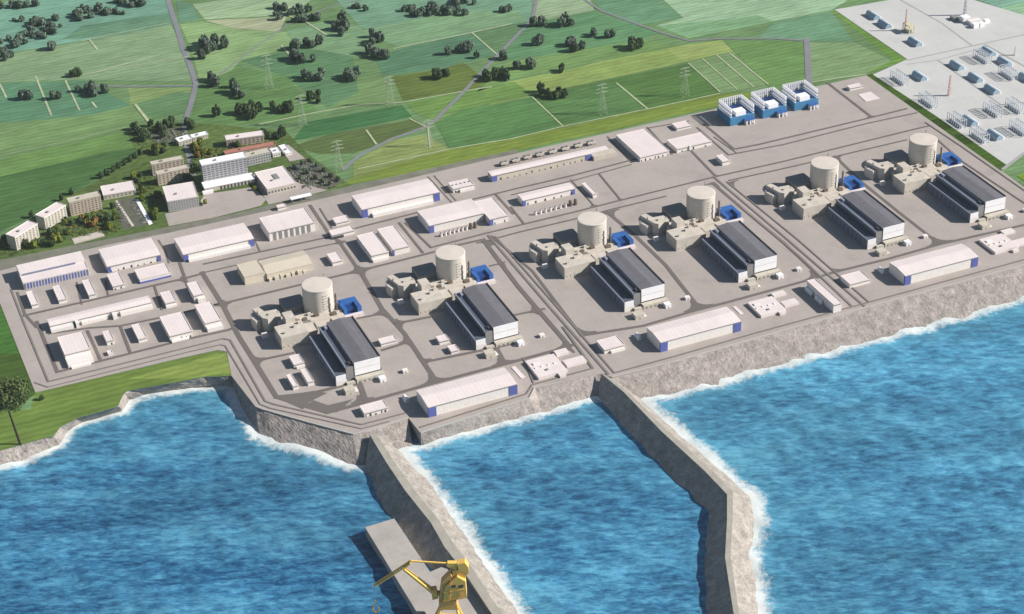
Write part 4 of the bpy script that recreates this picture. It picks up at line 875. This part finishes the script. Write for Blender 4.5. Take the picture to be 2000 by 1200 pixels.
# cars
CARM = [mat('car_paint_white', (.6, .6, .6), .35, .0), mat('car_paint_silver', (.35, .36, .37), .3, .0), mat('car_paint_dark', (.06, .06, .07), .3, .0), mat('car_paint_red', (.3, .05, .04), .3, .0)]
carp = []
def car_proto(k):
    m = MB(); m.box(-2.3, -.95, .45, 2.3, .95, 1.05)
    r = thing('parked_car', 'x', 'car', (0, 0, 0)); m.build('body', CARM[k], r)
    MB().box(-1.4, -.8, 1.05, 1.0, .8, 1.6).build('cabin', M['glass'], r)
    for sx in (-1.4, 1.4):
        for sy in (-.96, .74): MB().box(sx-.35, sy, .1, sx+.35, sy+.22, .8).build('wheel', M['dark'], r)
    return r
cols = ['white', 'silver', 'dark', 'red']; rs = random.Random(5)
def cars(corners, nx, ny, where, p_=.8, rz=0):
    A, B, Cc, D = [Vector(p) for p in px(corners)]
    for i in range(nx):
        for j in range(ny):
            if rs.random() > p_: continue
            u, v = (i+.5)/nx, (j+.5)/ny; q_ = A.lerp(B, u).lerp(D.lerp(Cc, u), v)
            k = rs.choice([0, 0, 0, 1, 1, 2]) if rs.random() < .95 else 3
            lb = '%s car parked in the %s' % (cols[k], where)
            while len(carp) < 4: carp.append(None)
            if carp[k] is None:
                c = car_proto(k); carp[k] = c; c['label'] = lb; c['group'] = '%s cars in the %s' % (cols[k], where); c.location = (q_.x, q_.y, .12); c.rotation_euler = (0, 0, math.radians(90+rz)); c.scale = (1.25,)*3
            else: dup(carp[k], (q_.x, q_.y, .12), lb, '%s cars in the %s' % (cols[k], where), math.radians(90+rz+rs.uniform(-3, 3)), (1.25,)*3)
cars([(592, 368), (660, 358), (604, 314), (560, 326)][::1], 13, 8, 'leafy car park beside the big hall', .78)
cars([(240, 442), (256, 438), (232, 395), (226, 397)], 2, 8, 'narrow car park behind the dormitories', .8, 90)
cars([(280, 440), (291, 436), (262, 392), (252, 394)], 2, 8, 'narrow car park behind the dormitories', .8, 90)
cars([(308, 286), (352, 270), (340, 254), (296, 263)], 5, 4, 'car park among trees by the gatehouse', .75)
# ------------------------------------------------------------------ trees
def crown_mesh(name, m, seed, r=1.0, h=1.0, lobes=8, per=42, leaf=.17):
    rs_ = random.Random(seed); vs, fs = [], []
    L_ = [(Vector((0, 0, .62*h)), .55*r)]
    for k in range(lobes):
        a = 2*math.pi*k/lobes+rs_.uniform(-.4, .4); d = rs_.uniform(.35, .68)*r
        L_.append((Vector((d*math.cos(a), d*math.sin(a), rs_.uniform(.32, .78)*h)), rs_.uniform(.26, .46)*r))
    for c, lr in L_:
        for _ in range(int(per*lr*lr/.16)+12 if r < 2 else int(per*lr*lr)+20):
            d = Vector((rs_.gauss(0, 1), rs_.gauss(0, 1), rs_.gauss(0, 1))).normalized(); p = c+d*lr*rs_.uniform(.62, 1.08)
            t = d.cross(Vector((rs_.uniform(-1, 1), rs_.uniform(-1, 1), rs_.uniform(-1, 1)))).normalized(); b_ = d.cross(t).normalized(); d2 = (d+t*rs_.uniform(-.6, .6)+b_*rs_.uniform(-.6, .6)).normalized()
            t = d2.cross(b_).normalized(); b_ = d2.cross(t).normalized(); s_ = leaf*rs_.uniform(.7, 1.5)*r; i = len(vs)
            vs += [p-t*s_, p-b_*s_*.8, p+t*s_, p+b_*s_*.8]; fs.append((i, i+1, i+2, i+3))
    me = bpy.data.meshes.new(name); me.from_pydata([tuple(v) for v in vs], [], fs); me.materials.append(m); me.update(); return me
def trunk_mesh():
    m = MB(); m.cyl(0, 0, -.02, .5, .05, 7, .03)
    for a in (0, 2.1, 4.2): m.bar((0, 0, .3), (.28*math.cos(a), .28*math.sin(a), .55), .035, .015)
    me = bpy.data.meshes.new('trunk'); me.from_pydata(m.v, [], m.f); me.materials.append(M['trunk']); me.update(); return me
CROWN = {k: [crown_mesh('crown', LEAF[k], 10*i+3, 1, 1) for i in range(4)] for k in 'gyob'}
TRUNK = trunk_mesh(); trs = random.Random(11)
def tree(p, d, h, kind, label, group=None, z=0):
    r = thing('tree', label, 'tree', (p[0], p[1], z), group); r.rotation_euler = (0, 0, trs.uniform(0, 6.28)); r.scale = (d/2, d/2, h)
    for nm, me in (('trunk', TRUNK), ('crown', trs.choice(CROWN[kind]))):
        o = bpy.data.objects.new(nm, me); COL.objects.link(o); o.parent = r
    return r
FARW = {0, 1, 2, 3, 4, 18, 26, 27}
KN = dict(g='dark green', y='yellow-green', o='orange autumn', b='haze-pale green')
CL = [ # centre px, radii px, number, kinds, size (m), where
 (32, 13, 45, 6, 7, 'b', 19, 'in the hedge line at the far top left corner'), (92, 56, 34, 14, 8, 'b', 19, 'in the slanting wood left of the country road'), (160, 28, 40, 13, 7, 'b', 19, 'in the wood below the top edge, left of the country road'),
 (262, 8, 34, 7, 6, 'b', 20, 'in the grove at the top edge left of the country road'), (30, 87, 34, 8, 5, 'b', 18, 'in the loose row near the left edge, upper field'), (112, 97, 14, 4, 3, 'b', 17, 'in the small clump above the striped field'),
 (20, 113, 22, 7, 4, 'b', 17, 'in the clump at the left edge above the striped field'), (50, 193, 12, 9, 4, 'b', 17, 'in the left clump on the striped field'), (110, 192, 9, 5, 3, 'b', 16, 'in the middle clump on the striped field'),
 (150, 148, 16, 8, 5, 'g', 16, 'in the clump beside the striped field'), (190, 180, 36, 9, 9, 'b', 17, 'in the row of clumps left of the road junction'), (410, 100, 36, 16, 14, 'b', 19, 'in the big round grove right of the country road'),
 (420, 165, 20, 12, 6, 'b', 17, 'in the clump right of the road junction'), (472, 175, 16, 20, 7, 'b', 17, 'in the tall clump right of the road junction'), (422, 222, 9, 5, 2, 'g', 17, 'in the pair alone on grass above the gatehouse'),
 (490, 222, 26, 16, 9, 'g', 17, 'in the wood left of the first pylon'), (552, 214, 20, 12, 6, 'g', 17, 'in the wood behind the first pylon'), (618, 196, 16, 14, 6, 'g', 17, 'in the clump above the first pylon'),
 (582, 34, 42, 16, 11, 'b', 19, 'in the dark grove at the top middle'), (665, 52, 22, 18, 8, 'b', 19, 'in the grove right of the dark grove, top middle'), (600, 90, 30, 12, 8, 'b', 18, 'in the upper wood of the middle field'),
 (590, 118, 22, 7, 5, 'b', 18, 'in the lower wood of the middle field'), (608, 150, 24, 10, 6, 'b', 17, 'in the pair of clumps below the middle wood'), (692, 150, 15, 14, 6, 'b', 17, 'in the clump left of the olive field'),
 (733, 80, 26, 10, 7, 'b', 18, 'in the upper arc of clumps, middle field'), (742, 108, 24, 8, 6, 'b', 18, 'in the lower arc of clumps, middle field'), (830, 26, 60, 8, 10, 'b', 20, 'in the long grove near the top edge'), (905, 8, 30, 6, 4, 'b', 20, 'in the grove at the top edge near the middle road'),
 (905, 108, 34, 10, 8, 'b', 17, 'in the rising row above the olive field'), (870, 150, 24, 8, 5, 'g', 16, 'in the clump on the olive field'), (966, 156, 26, 8, 6, 'g', 17, 'in the clump right of the middle road'), (1025, 130, 24, 10, 6, 'b', 17, 'in the upper clump right of the middle road'),
 (975, 118, 13, 4, 2, 'b', 16, 'in the small pair beside the middle road'), (1046, 48, 20, 5, 4, 'b', 18, 'in the left clump of the upper green field'), (1100, 51, 16, 8, 4, 'b', 18, 'in the middle clump of the upper green field'), (1046, 85, 18, 5, 3, 'b', 17, 'in the lower left clump of the upper green field'),
 (1124, 92, 26, 9, 6, 'b', 17, 'in the lower middle clump of the upper green field'), (1175, 71, 24, 6, 5, 'b', 17, 'in the right clump of the upper green field'), (1246, 95, 16, 7, 4, 'g', 17, 'in the lone clump on the field edge, right'),
 (1076, 186, 38, 8, 9, 'g', 15, 'in the dark row on the edge of the green fields'), (1092, 141, 9, 5, 2, 'g', 15, 'in the single pair on the light green strip'),
 (288, 262, 36, 18, 12, 'g', 15, 'in the wood behind the gatehouse car park'), (330, 246, 16, 5, 4, 'g', 14, 'above the gatehouse car park'), (322, 296, 30, 8, 6, 'gy', 14, 'below the gatehouse car park'), (372, 248, 10, 8, 3, 'g', 15, 'beside the road at the gatehouse'),
 (396, 297, 26, 14, 13, 'yyo', 12, 'in the bright garden between gatehouse and office tower'), (382, 335, 9, 9, 4, 'gy', 12, 'in the gap beside the office tower'), (528, 268, 30, 9, 8, 'g', 14, 'behind the red-roofed house'), (455, 284, 24, 4, 5, 'g', 10, 'in front of the red-patched building'),
 (60, 480, 50, 6, 9, 'gy', 12, 'in front of the leftmost dormitory'), (112, 462, 26, 13, 13, 'yyyg', 11, 'in front of the second dormitory'), (166, 436, 40, 14, 18, 'yyogy', 11, 'in the garden before the sandy dormitory'), (218, 428, 12, 22, 9, 'gy', 11, 'along the left side of the narrow car park'),
 (280, 382, 5, 12, 5, 'yg', 11, 'at the upper right corner of the narrow car park'), (303, 421, 4, 13, 6, 'yg', 11, 'along the right side of the narrow car park'), (272, 350, 14, 12, 6, 'gy', 11, 'between the low house and the sandy pair'), (302, 385, 12, 9, 4, 'g', 11, 'left of the boxy white office'), (372, 352, 10, 5, 3, 'g', 11, 'between the sandy pair and the office tower'),
]
def wood(areas, name):
    vs, fs = [], []; rs_ = random.Random(4)
    for (cx_, cy_, rx, ry, n_, sz) in areas:
        for i in range(n_):
            a = rs_.uniform(0, 6.28); q_ = math.sqrt(rs_.random()); p = at(cx_+rx*q_*math.cos(a), cy_+ry*q_*math.sin(a)+rs_.uniform(-1, 1), -.6); d = sz*rs_.uniform(.6, 1.3); me = rs_.choice(CROWN['b']); i0 = len(vs); ro = rs_.uniform(0, 6.28); ca, sa = math.cos(ro)*d/2, math.sin(ro)*d/2
            vs += [(p.x+v.co.x*ca-v.co.y*sa, p.y+v.co.x*sa+v.co.y*ca, p.z+v.co.z*d*.75) for v in me.vertices]; fs += [tuple(i0+k for k in f.vertices) for f in me.polygons]
    tagp(mesh(name, vs, fs, LEAF['b']), kind='stuff')
wood([(c[0]+random.uniform(-4, 4), c[1], c[2]*1.05, c[3], int(c[4]*1.9), c[6]*.9) for k, c in enumerate(CL) if k in FARW]+[(215, 28, 30, 5, 8, 15), (70, 72, 30, 4, 7, 15), (60, 40, 50, 5, 8, 15), (880, 28, 60, 5, 10, 15), (700, 18, 30, 4, 6, 15), (560, 18, 30, 4, 6, 15), (990, 22, 20, 3, 4, 15)], 'distant_wood')
for ki_, (cx_, cy_, rx, ry, n_, kinds, sz, where) in enumerate(CL):
    if ki_ in FARW: continue
    if kinds == 'b': n_ = max(2, int(n_*.85)); sz *= 1.05; rx *= 1.05
    for i in range(n_):
        a = trs.uniform(0, 6.28); q_ = math.sqrt(trs.random()); k = trs.choice(kinds)
        p = at(cx_+rx*q_*math.cos(a), cy_+ry*q_*math.sin(a), 0); d = sz*trs.uniform(.75, 1.25)
        tree(p, d, d*trs.uniform(.85, 1.1), k, '%s tree %s' % (KN[k], where), '%s trees %s' % (KN[k], where), -.5)
for i in range(11):   # tree line left of the dormitories
    u = i/10; p = at(4+u*0+ (i/10)*262, 462-(i/10)*152+(-18*math.sin(math.pi*u)*0), 0)
for i, (x, y) in enumerate([(198, 348), (210, 342), (222, 336), (232, 329), (243, 323), (254, 317), (264, 310), (274, 303), (140, 380), (120, 392), (62, 425), (8, 470), (4, 484)]):
    tree(at(x, y), 11*trs.uniform(.8, 1.2), 12, 'g', 'dark green tree in the line between the big dark field and the quarter', 'tree line beside the dark field', -.5)
for (x, y) in [(575, 330), (590, 322), (604, 318), (618, 326), (632, 336), (646, 346), (660, 354), (600, 340), (616, 350), (630, 358), (586, 350), (644, 362)]:
    tree(at(x, y), 9*trs.uniform(.8, 1.2), 8, 'g', 'small dark green tree among the cars of the leafy car park', 'small trees of the leafy car park')
for (x, y, k, lb) in [(401, 398, 'y', 'yellow-green shrub on the left side of the plaza'), (497, 372, 'y', 'yellow-green shrub on the right side of the plaza'), (82, 781, 'g', 'lone small dark bush on the grass below the site corner')]:
    tree(at(x, y), 9, 8, k, lb)
def shrubs(name, areas, mats, step, zs):
    rs_ = random.Random(21)
    for mi, mk in enumerate(mats):
        vs, fs = [], []
        for (pts, cnt) in areas:
            q_ = px(pts); x0, x1 = min(a[0] for a in q_), max(a[0] for a in q_); y0, y1 = min(a[1] for a in q_), max(a[1] for a in q_); k = 0; t = 0
            while k < cnt and t < cnt*20:
                t += 1; x, y = rs_.uniform(x0, x1), rs_.uniform(y0, y1); ins = False
                for i in range(len(q_)):
                    (ax, ay), (bx, by) = q_[i], q_[i-1]
                    if (ay > y) != (by > y) and x < (bx-ax)*(y-ay)/(by-ay)+ax: ins = not ins
                if not ins: continue
                k += 1; R_ = rs_.uniform(1.6, 4.0)
                for _ in range(16):
                    d = Vector((rs_.gauss(0, 1), rs_.gauss(0, 1), abs(rs_.gauss(0, 1)))).normalized(); p = Vector((x, y, -.2))+d*R_*rs_.uniform(.5, 1)
                    t_ = d.cross(Vector((rs_.uniform(-1, 1), rs_.uniform(-1, 1), .3))).normalized(); b_ = (d.cross(t_)+d*rs_.uniform(-.4, .4)).normalized(); i = len(vs); s_ = rs_.uniform(.5, 1.1)
                    vs += [p-t_*s_, p-b_*s_, p+t_*s_, p+b_*s_]; fs.append((i, i+1, i+2, i+3))
        tagp(mesh(name, vs, fs, LEAF[mk]), kind='stuff')
shrubs('garden_shrubs', [([(5, 492), (40, 490), (85, 450), (140, 425), (200, 405), (232, 440), (235, 452), (140, 466), (20, 500)], 150), ([(230, 385), (300, 440), (285, 446), (262, 386)], 0), ([(262, 350), (300, 330), (310, 400), (296, 430), (268, 380)], 50),
    ([(370, 300), (440, 285), (440, 300), (392, 320), (385, 345), (370, 345)], 60), ([(255, 270), (300, 240), (355, 245), (370, 280), (310, 305), (270, 300)], 70), ([(434, 290), (520, 272), (520, 280), (440, 298)], 30), ([(558, 330), (600, 310), (670, 352), (650, 368), (592, 370)], 50)], 'gyo'[:2], 1, 0)
shrubs('autumn_shrubs', [([(85, 452), (200, 408), (225, 445), (140, 464), (90, 470)], 34), ([(385, 300), (420, 292), (420, 306), (390, 312)], 14)], 'o', 1, 0)
# the one tall tree at the left edge
me = crown_mesh('crown', leafmat('mid_green_leaves', (0.075, 0.105, 0.035)), 77, 38, 78, 18, 1.1, .05)
r = thing('tall_tree', 'very large dark leafy tree with a bare leaning trunk at the left edge', 'tree', at(40, 868, -.6))
m = MB(); p0 = Vector((0, 0, -1)); tp = atv(16, 800, at(40, 868, -.6))-at(40, 868, -.6)
m.bar(p0, tp, 3.4, 2.0); m.build('trunk', M['trunk'], r)
m = MB()
for a in range(7): m.bar(tp, tp+Vector((18*math.cos(a), 18*math.sin(a), 18)), 1.4, .6)
m.build('limbs', M['trunk'], r)
o = bpy.data.objects.new('crown', me); COL.objects.link(o); o.parent = r; o.location = tp+Vector((2, 6, -20))
# ------------------------------------------------------------------ blue cooling units
def cooler(p, lb):
    r = thing('cooling_unit', lb, 'cooling tower', p); s_ = 27
    MB().box(-s_, -s_, -.2, s_, s_, 17).build('basin_block', M['steel'], r)
    MB().box(-s_+6, -s_+8, 17.05, s_-6, s_-6, 17.8).build('deck', M['vblue'], r)
    MB().box(-14, -s_+2, 17.05, 8, -s_+20, 26).build('white_hood', M['bright'], r); MB().box(-12, s_-22, 17.9, 12, s_-8, 20).build('sunk_basin', M['dblue'], r)
    fm = None
    for side in range(3):
        for k in range(10):
            if side < 2: x, y, a = (-s_+2.5 if side == 0 else s_-2.5), -s_+3+k*5.3, 0
            else: x, y, a = -s_+7+k*4.4, s_-3, math.pi/2
            if fm is None: fm = MB().box(-1.7, -1.0, 9, 1.7, 1.0, 36).build('fin', M['bright'], r); f_ = fm
            else: f_ = fm.copy(); COL.objects.link(f_)
            f_.location = (x, y, 0); f_.rotation_euler = (0, 0, a)
    for (a0, b0, a1, b1) in [(-s_+1.2, -s_+1, -s_+3.8, s_-1), (s_-3.8, -s_+1, s_-1.2, s_-1), (-s_+4, s_-4.2, s_-4, s_-1.8)]:
        MB().box(a0, b0, 27, a1, b1, 28.5).build('header_beam', M['vblue'], r); MB().box(a0, b0, 20, a1, b1, 21.5).build('header_beam', M['steel'], r)
    pm = None
    for k in range(6):
        if pm is None: pm = MB().box(-1.2, -1.2, -.2, 1.2, 1.2, 9).build('leg', M['bright'], r); f_ = pm
        else: f_ = pm.copy(); COL.objects.link(f_)
        f_.location = (4+(k % 3)*8, -s_-4-(k//3)*6, 0)
    MB().box(2, -s_-11, 9, 22, -s_-.2, 10.2).build('pipe_deck', M['vblue'], r); return r
cp = cooler(at(1437, 231), 'left one of three blue cooling units with white fins')
dup(cp, at(1500, 216.5), 'middle one of three blue cooling units with white fins'); dup(cp, at(1561, 202), 'right one of three blue cooling units with white fins')
# ------------------------------------------------------------------ substation
def gantry():
    r = thing('switch_gantry', 'x', 'gantry', (0, 0, 0)); f0 = None
    for k in range(7):
        if f0 is None: f0 = MB().box(-8, -.6, 0, -6.9, .6, 17).box(6.9, -.6, 0, 8, .6, 17).box(-8, -.5, 17, 8, .5, 18.2).build('portal_frame', M['galv'], r); f_ = f0
        else: f_ = f0.copy(); COL.objects.link(f_)
        f_.location = (0, -21+7*k, 0)
    MB().box(-7.9, -21, 18.25, -7.1, 21, 19).build('beam', M['galv'], r); MB().box(7.1, -21, 18.25, 7.9, 21, 19).build('beam', M['galv'], r)
    MB().box(-3, -20, 0, 3, 20, 5).build('switchgear', M['galv'], r); return r
g0 = gantry(); first = True
for (x, y, lb) in [(1756, 160, 'leftmost switch gantry at the tip of the substation'), (1812, 204, 'switch gantry beside the grass strip, above the sixth reactor'), (1918, 118, 'topmost switch gantry, in the upper yard'), (1968, 150, 'switch gantry right of the topmost one near the picture edge'),
                   (1938, 222, 'switch gantry in the middle of the lower yard'), (1982, 215, 'switch gantry at the right edge, middle height'), (1868, 243, 'left switch gantry of the pair beside the grass strip'), (1912, 272, 'lowest switch gantry near the bottom tip of the substation'), (1990, 258, 'lower right switch gantry at the picture edge')]:
    p = at(x, y)
    if first: g0.location = p; g0['label'] = lb; first = False
    else: dup(g0, p, lb)
def tshed():
    r = thing('transformer_shed', 'x', 'transformer shed', (0, 0, 0)); n_ = 10; vs, fs = [], []
    for e_ in (-17, 17):
        for k in range(n_+1):
            a = math.pi*k/n_; vs.append((7.5*math.cos(a), e_, 1+10*math.sin(a)))
    for k in range(n_): fs.append((k, n_+1+k, n_+2+k, k+1))
    fs += [tuple(range(n_+1)), tuple(reversed(range(n_+1, 2*n_+2)))]
    mesh('shell', vs, fs, M['steel2'], r); MB().box(7.8, -17, 0, 10, 17, 6).build('side_duct', M['bright'], r); MB().box(-7.4, -16.5, 0, 7.4, 16.5, 1).build('plinth', M['bright'], r); return r
M['steel2'] = mat('pale_blue_shell', (0.30, 0.42, 0.52), 0.4, 0.05, 0.1)
t0 = tshed(); first = True
for (x, y, lb) in [(1704, 34, 'first of two transformer sheds at the top of the upper yard'), (1727, 51, 'second of two transformer sheds at the top of the upper yard'), (1786, 86, 'lone transformer shed right of the yellow frame in the upper yard'), (1868, 132, 'upper left transformer shed of the diagonal three'), (1904, 156, 'middle transformer shed of the diagonal three'),
                   (1936, 179, 'lower right transformer shed of the diagonal three'), (1930, 105, 'upper transformer shed by the yard lane'), (1961, 125, 'lower transformer shed by the yard lane'), (1795, 153, 'transformer shed near the tip of the lower yard'), (1893, 240, 'transformer shed tucked behind the left gantry by the grass strip'), (1942, 268, 'transformer shed behind the lowest gantry'), (2003, 156, 'transformer shed cut by the right picture edge')]:
    p = at(x, y)
    if first: t0.location = p; t0['label'] = lb; first = False
    else: dup(t0, p, lb)
def lattice(name, label, x, y, ytop, m, w0=6, w1=1.5, cat='mast', arms=0, ts=1.0):
    b_ = at(x, y); t = atv(x, ytop, b_); h = (t-b_).z; r = thing(name, label, cat, b_); n_ = 6
    for sx, sy in ((-1, -1), (1, -1), (1, 1), (-1, 1)): MB().bar((sx*w0/2, sy*w0/2, 0), (sx*w1/2, sy*w1/2, h), .9*ts, .5*ts).build('leg', m, r)
    br = MB()
    for k in range(n_):
        z0_, z1_ = h*k/n_, h*(k+1)/n_; a0, a1 = (w0+(w1-w0)*k/n_)/2, (w0+(w1-w0)*(k+1)/n_)/2
        for (p, q_) in (((-1, -1), (1, -1)), ((1, -1), (1, 1)), ((1, 1), (-1, 1)), ((-1, 1), (-1, -1))):
            br.bar((p[0]*a0, p[1]*a0, z0_), (q_[0]*a1, q_[1]*a1, z1_), .5*ts); br.bar((q_[0]*a0, q_[1]*a0, z0_), (p[0]*a1, p[1]*a1, z1_), .5*ts)
    br.build('bracing', m, r)
    for k in range(arms):
        z = h*(.72+.13*k); MB().bar((-w0*.9+k*1.2, 0, z), (0, 0, z+2), .5, .9).bar((w0*.9-k*1.2, 0, z), (0, 0, z+2), .5, .9).bar((-w0*.9+k*1.2, 0, z), (w0*.9-k*1.2, 0, z), .5).build('cross_arm', m, r)
    return r
for (x, y, yt, lb) in [(1176, 222, 165, 'pale pylon on the dark green field, left of the tallest field corner'), (1337, 187, 133, 'pale pylon on the dark green field near the cooling units'), (838, 286, 236, 'pale pylon beside the middle road junction'), (763, 205, 150, 'pale pylon at the corner of the olive field'),
                       (591, 244, 187, 'pale pylon right of the red-roofed house and its trees'), (662, 332, 276, 'pale pylon above the leafy car park'), (526, 172, 108, 'pale pylon in the yellow-green field right of the round grove')]:
    lattice('pylon', lb, x, y, yt, M['pylon'], 15, 2.2, 'pylon', 3, .45)
lattice('lattice_mast', 'tall red and white mast in the lower yard', 1853, 187, 147, M['mast'], 4, 2)
lattice('lattice_mast', 'thin pink mast over the yellow frame in the upper yard', 1768, 60, 18, M['mast'], 3, 1.5)
lattice('lattice_mast', 'tall grey mast rising past the top edge', 1884, 30, -12, M['galv'], 5, 2.5)
lattice('lattice_mast', 'short white mast near the right edge of the upper yard', 1982, 108, 90, M['bright'], 3, 1.5)
def cluster(name, label, x, y, parts, cat):
    p = at(x, y); r = thing(name, label, cat, p)
    for (dx, dy, sx, sy, h, m, pn) in parts: MB().box(dx-sx, dy-sy, -.1, dx+sx, dy+sy, h).build(pn, M[m] if isinstance(m, str) else m, r)
    return r
cluster('control_building', 'group of small white buildings below the tall grey mast', 1900, 48, [(-6, 22, 9, 8, 12, 'bright', 'tower_block'), (6, 4, 14, 7, 8, 'wwall', 'hall_block'), (-4, -14, 7, 6, 9, 'bright', 'block'), (10, -16, 6, 5, 9, 'bright', 'block'), (30, -6, 6, 5, 8, 'bright', 'block'), (-20, 40, 6, 8, 7, 'greyw', 'block')], 'control building')
YF = mat('pale_yellow_steel', (0.62, 0.58, 0.42), 0.5, 0.03)
r = thing('equipment_frame', 'pale yellow steel frame beside the pink mast', 'frame', at(1774, 62))
for sx in (-6, 6):
    for sy in (-12, 12): MB().box(sx-.7, sy-.7, 0, sx+.7, sy+.7, 16).build('post', YF, r)
MB().box(-7, -13, 16, 7, 13, 17.5).build('top_frame', YF, r); MB().box(-5, -9, 0, 5, 9, 7).build('housing', YF, r)
# ------------------------------------------------------------------ yellow harbour crane on the quay
cb = at(888, 1232, qz); nrm = Vector((_sy, _cy, 0))
r = thing('harbour_crane', 'yellow jib crane with hanging hook on the grey quay', 'crane', cb)
def V_(x, y, d=0): return atv(x, y, cb)-cb+nrm*d
def vpr(name, pts, dep, m, d0=0, par=None):
    a = [V_(x, y, d0-dep/2) for x, y in pts]; b_ = [V_(x, y, d0+dep/2) for x, y in pts]; n_ = len(a)
    return mesh(name, a+b_, [tuple(range(n_)), tuple(reversed(range(n_, 2*n_)))]+[(k, n_+k, n_+(k+1) % n_, (k+1) % n_) for k in range(n_)], M[m], par or r)
for (x0_, x1_) in ((846, 864), (908, 890)):
    for d in (-11, 11): MB().bar(V_(x0_-3 if x0_ < 880 else x0_+3, 1232, d*1.2), V_(x1_, 1178, d*.5), 3.2, 2.4).build('portal_leg', M['yellow'], r)
MB().bar(V_(850, 1212, -12), V_(905, 1212, -12), 2).bar(V_(850, 1212, 12), V_(905, 1212, 12), 2).build('portal_beam', M['yellow'], r)
vpr('turret', [(857, 1184), (895, 1184), (891, 1168), (862, 1168)], 16, 'yelshade')
vpr('machine_house', [(864, 1170), (912, 1160), (909, 1128), (893, 1119), (870, 1138)], 16, 'yellow')
vpr('rear_panel', [(857, 1170), (863.5, 1171), (869.5, 1138), (884, 1122), (880, 1116), (862, 1134)], 12, 'yelshade')
vpr('window', [(882, 1136), (890, 1134.5), (890, 1139), (882, 1140.5)], .8, 'dark', -8.4)
vpr('mast_head', [(884, 1121), (908, 1127), (914, 1116), (906, 1108), (884, 1112)], 8, 'yellow')
vpr('counterweight', [(896, 1110), (916, 1116), (915, 1104), (908, 1095), (893, 1098)], 10, 'yellow')
vpr('sheave_block', [(872, 1104), (893, 1112), (892, 1098), (874, 1098)], 6, 'yellow')
for d in (-3.5, 3.5): MB().bar(V_(852, 1160, d), V_(789, 1111, d*.5), 3.4, 2.6).build('boom_girder', M['yellow'], r)
MB().bar(V_(850, 1159), V_(868, 1158), 5, 5).build('boom_bracket', M['yelshade'], r)
br = MB()
for k in range(9):
    u = k/8; x = 852+(789-852)*u; y = 1160+(1111-1160)*u; br.bar(V_(x, y, -3.5+1.7*u), V_(x, y, 3.5-1.7*u), .9)
br.build('boom_lacing', M['yelshade'], r)
vpr('boom_foot', [(845, 1168), (856, 1165), (852, 1148), (842, 1150)], 9, 'yelshade')
MB().bar(V_(803, 1094), V_(730, 1142), 1.4, 1.2).build('jib', M['yellow'], r)
lc = MB()
for k in range(14):
    u = k/14; v = (k+1)/14; x0_, y0_, x1_, y1_ = 803-73*u, 1094+48*u, 802-71*v, 1098.5+46.5*v
    for d in (-2.4, 2.4): lc.bar(V_(x0_, y0_), V_(x1_, y1_, d), .55); lc.bar(V_(x1_, y1_, d), V_(803-73*v, 1094+48*v), .55)
    lc.bar(V_(x1_, y1_, -2.4), V_(x1_, y1_, 2.4), .5)
lc.build('jib_lacing', M['yelshade'], r)
dt = MB()
for k in range(5): dt.bar(V_(866+k*9, 1171-k*2, -9), V_(866+k*9, 1166-k*2, -9), .4)
dt.bar(V_(864, 1166, -9), V_(912, 1156, -9), .4).bar(V_(866, 1150, -8.3), V_(911, 1143, -8.3), .8).bar(V_(878, 1168, -8.5), V_(880, 1124, -8.5), .7); dt.build('railing', M['yelshade'], r)
vpr('door', [(895, 1160), (901, 1159), (901, 1148), (895, 1149)], .8, 'yelshade', -8.4); vpr('window', [(896, 1136), (905, 1134), (905, 1139), (896, 1141)], .8, 'dark', -8.4)
for d in (-2.6, 2.6): MB().bar(V_(802, 1098.5, d), V_(731, 1145, d), 1.5, 1.2).build('jib_rail', M['yellow'], r)
MB().bar(V_(800, 1096), V_(880, 1101), 1.8, 1.8).build('tie_bar', M['yellow'], r); MB().bar(V_(802, 1098), V_(788, 1112), 2.6).build('jib_hinge', M['yellow'], r)
MB().bar(V_(731, 1146), V_(733, 1174), .45).build('rope', M['rope'], r)
hk = MB(); hp = [(733, 1173), (731, 1182), (728, 1188), (730, 1194), (736, 1196), (741, 1192), (739, 1186)]
for q_, w_ in zip(hp[:-1], hp[1:]): hk.bar(V_(*q_), V_(*w_), 1.5)
hk.build('hook', M['yelshade'], r)
# ------------------------------------------------------------------ air
hz = bpy.data.materials.new('haze_air'); hz.use_nodes = True; n = hz.node_tree; n.nodes.remove(n.nodes["Principled BSDF"])
pv = n.nodes.new("ShaderNodeVolumePrincipled"); pv.inputs["Color"].default_value = (0.80, 0.93, 0.95, 1); pv.inputs["Density"].default_value = 1.2e-5; pv.inputs["Anisotropy"].default_value = 0.0
n.links.new(pv.outputs[0], n.nodes["Material Output"].inputs["Volume"])
o = MB().box(-13000, -9500, SEA-9, 15000, 23000, H+60).build('haze', hz); tagp(o, kind='stuff')
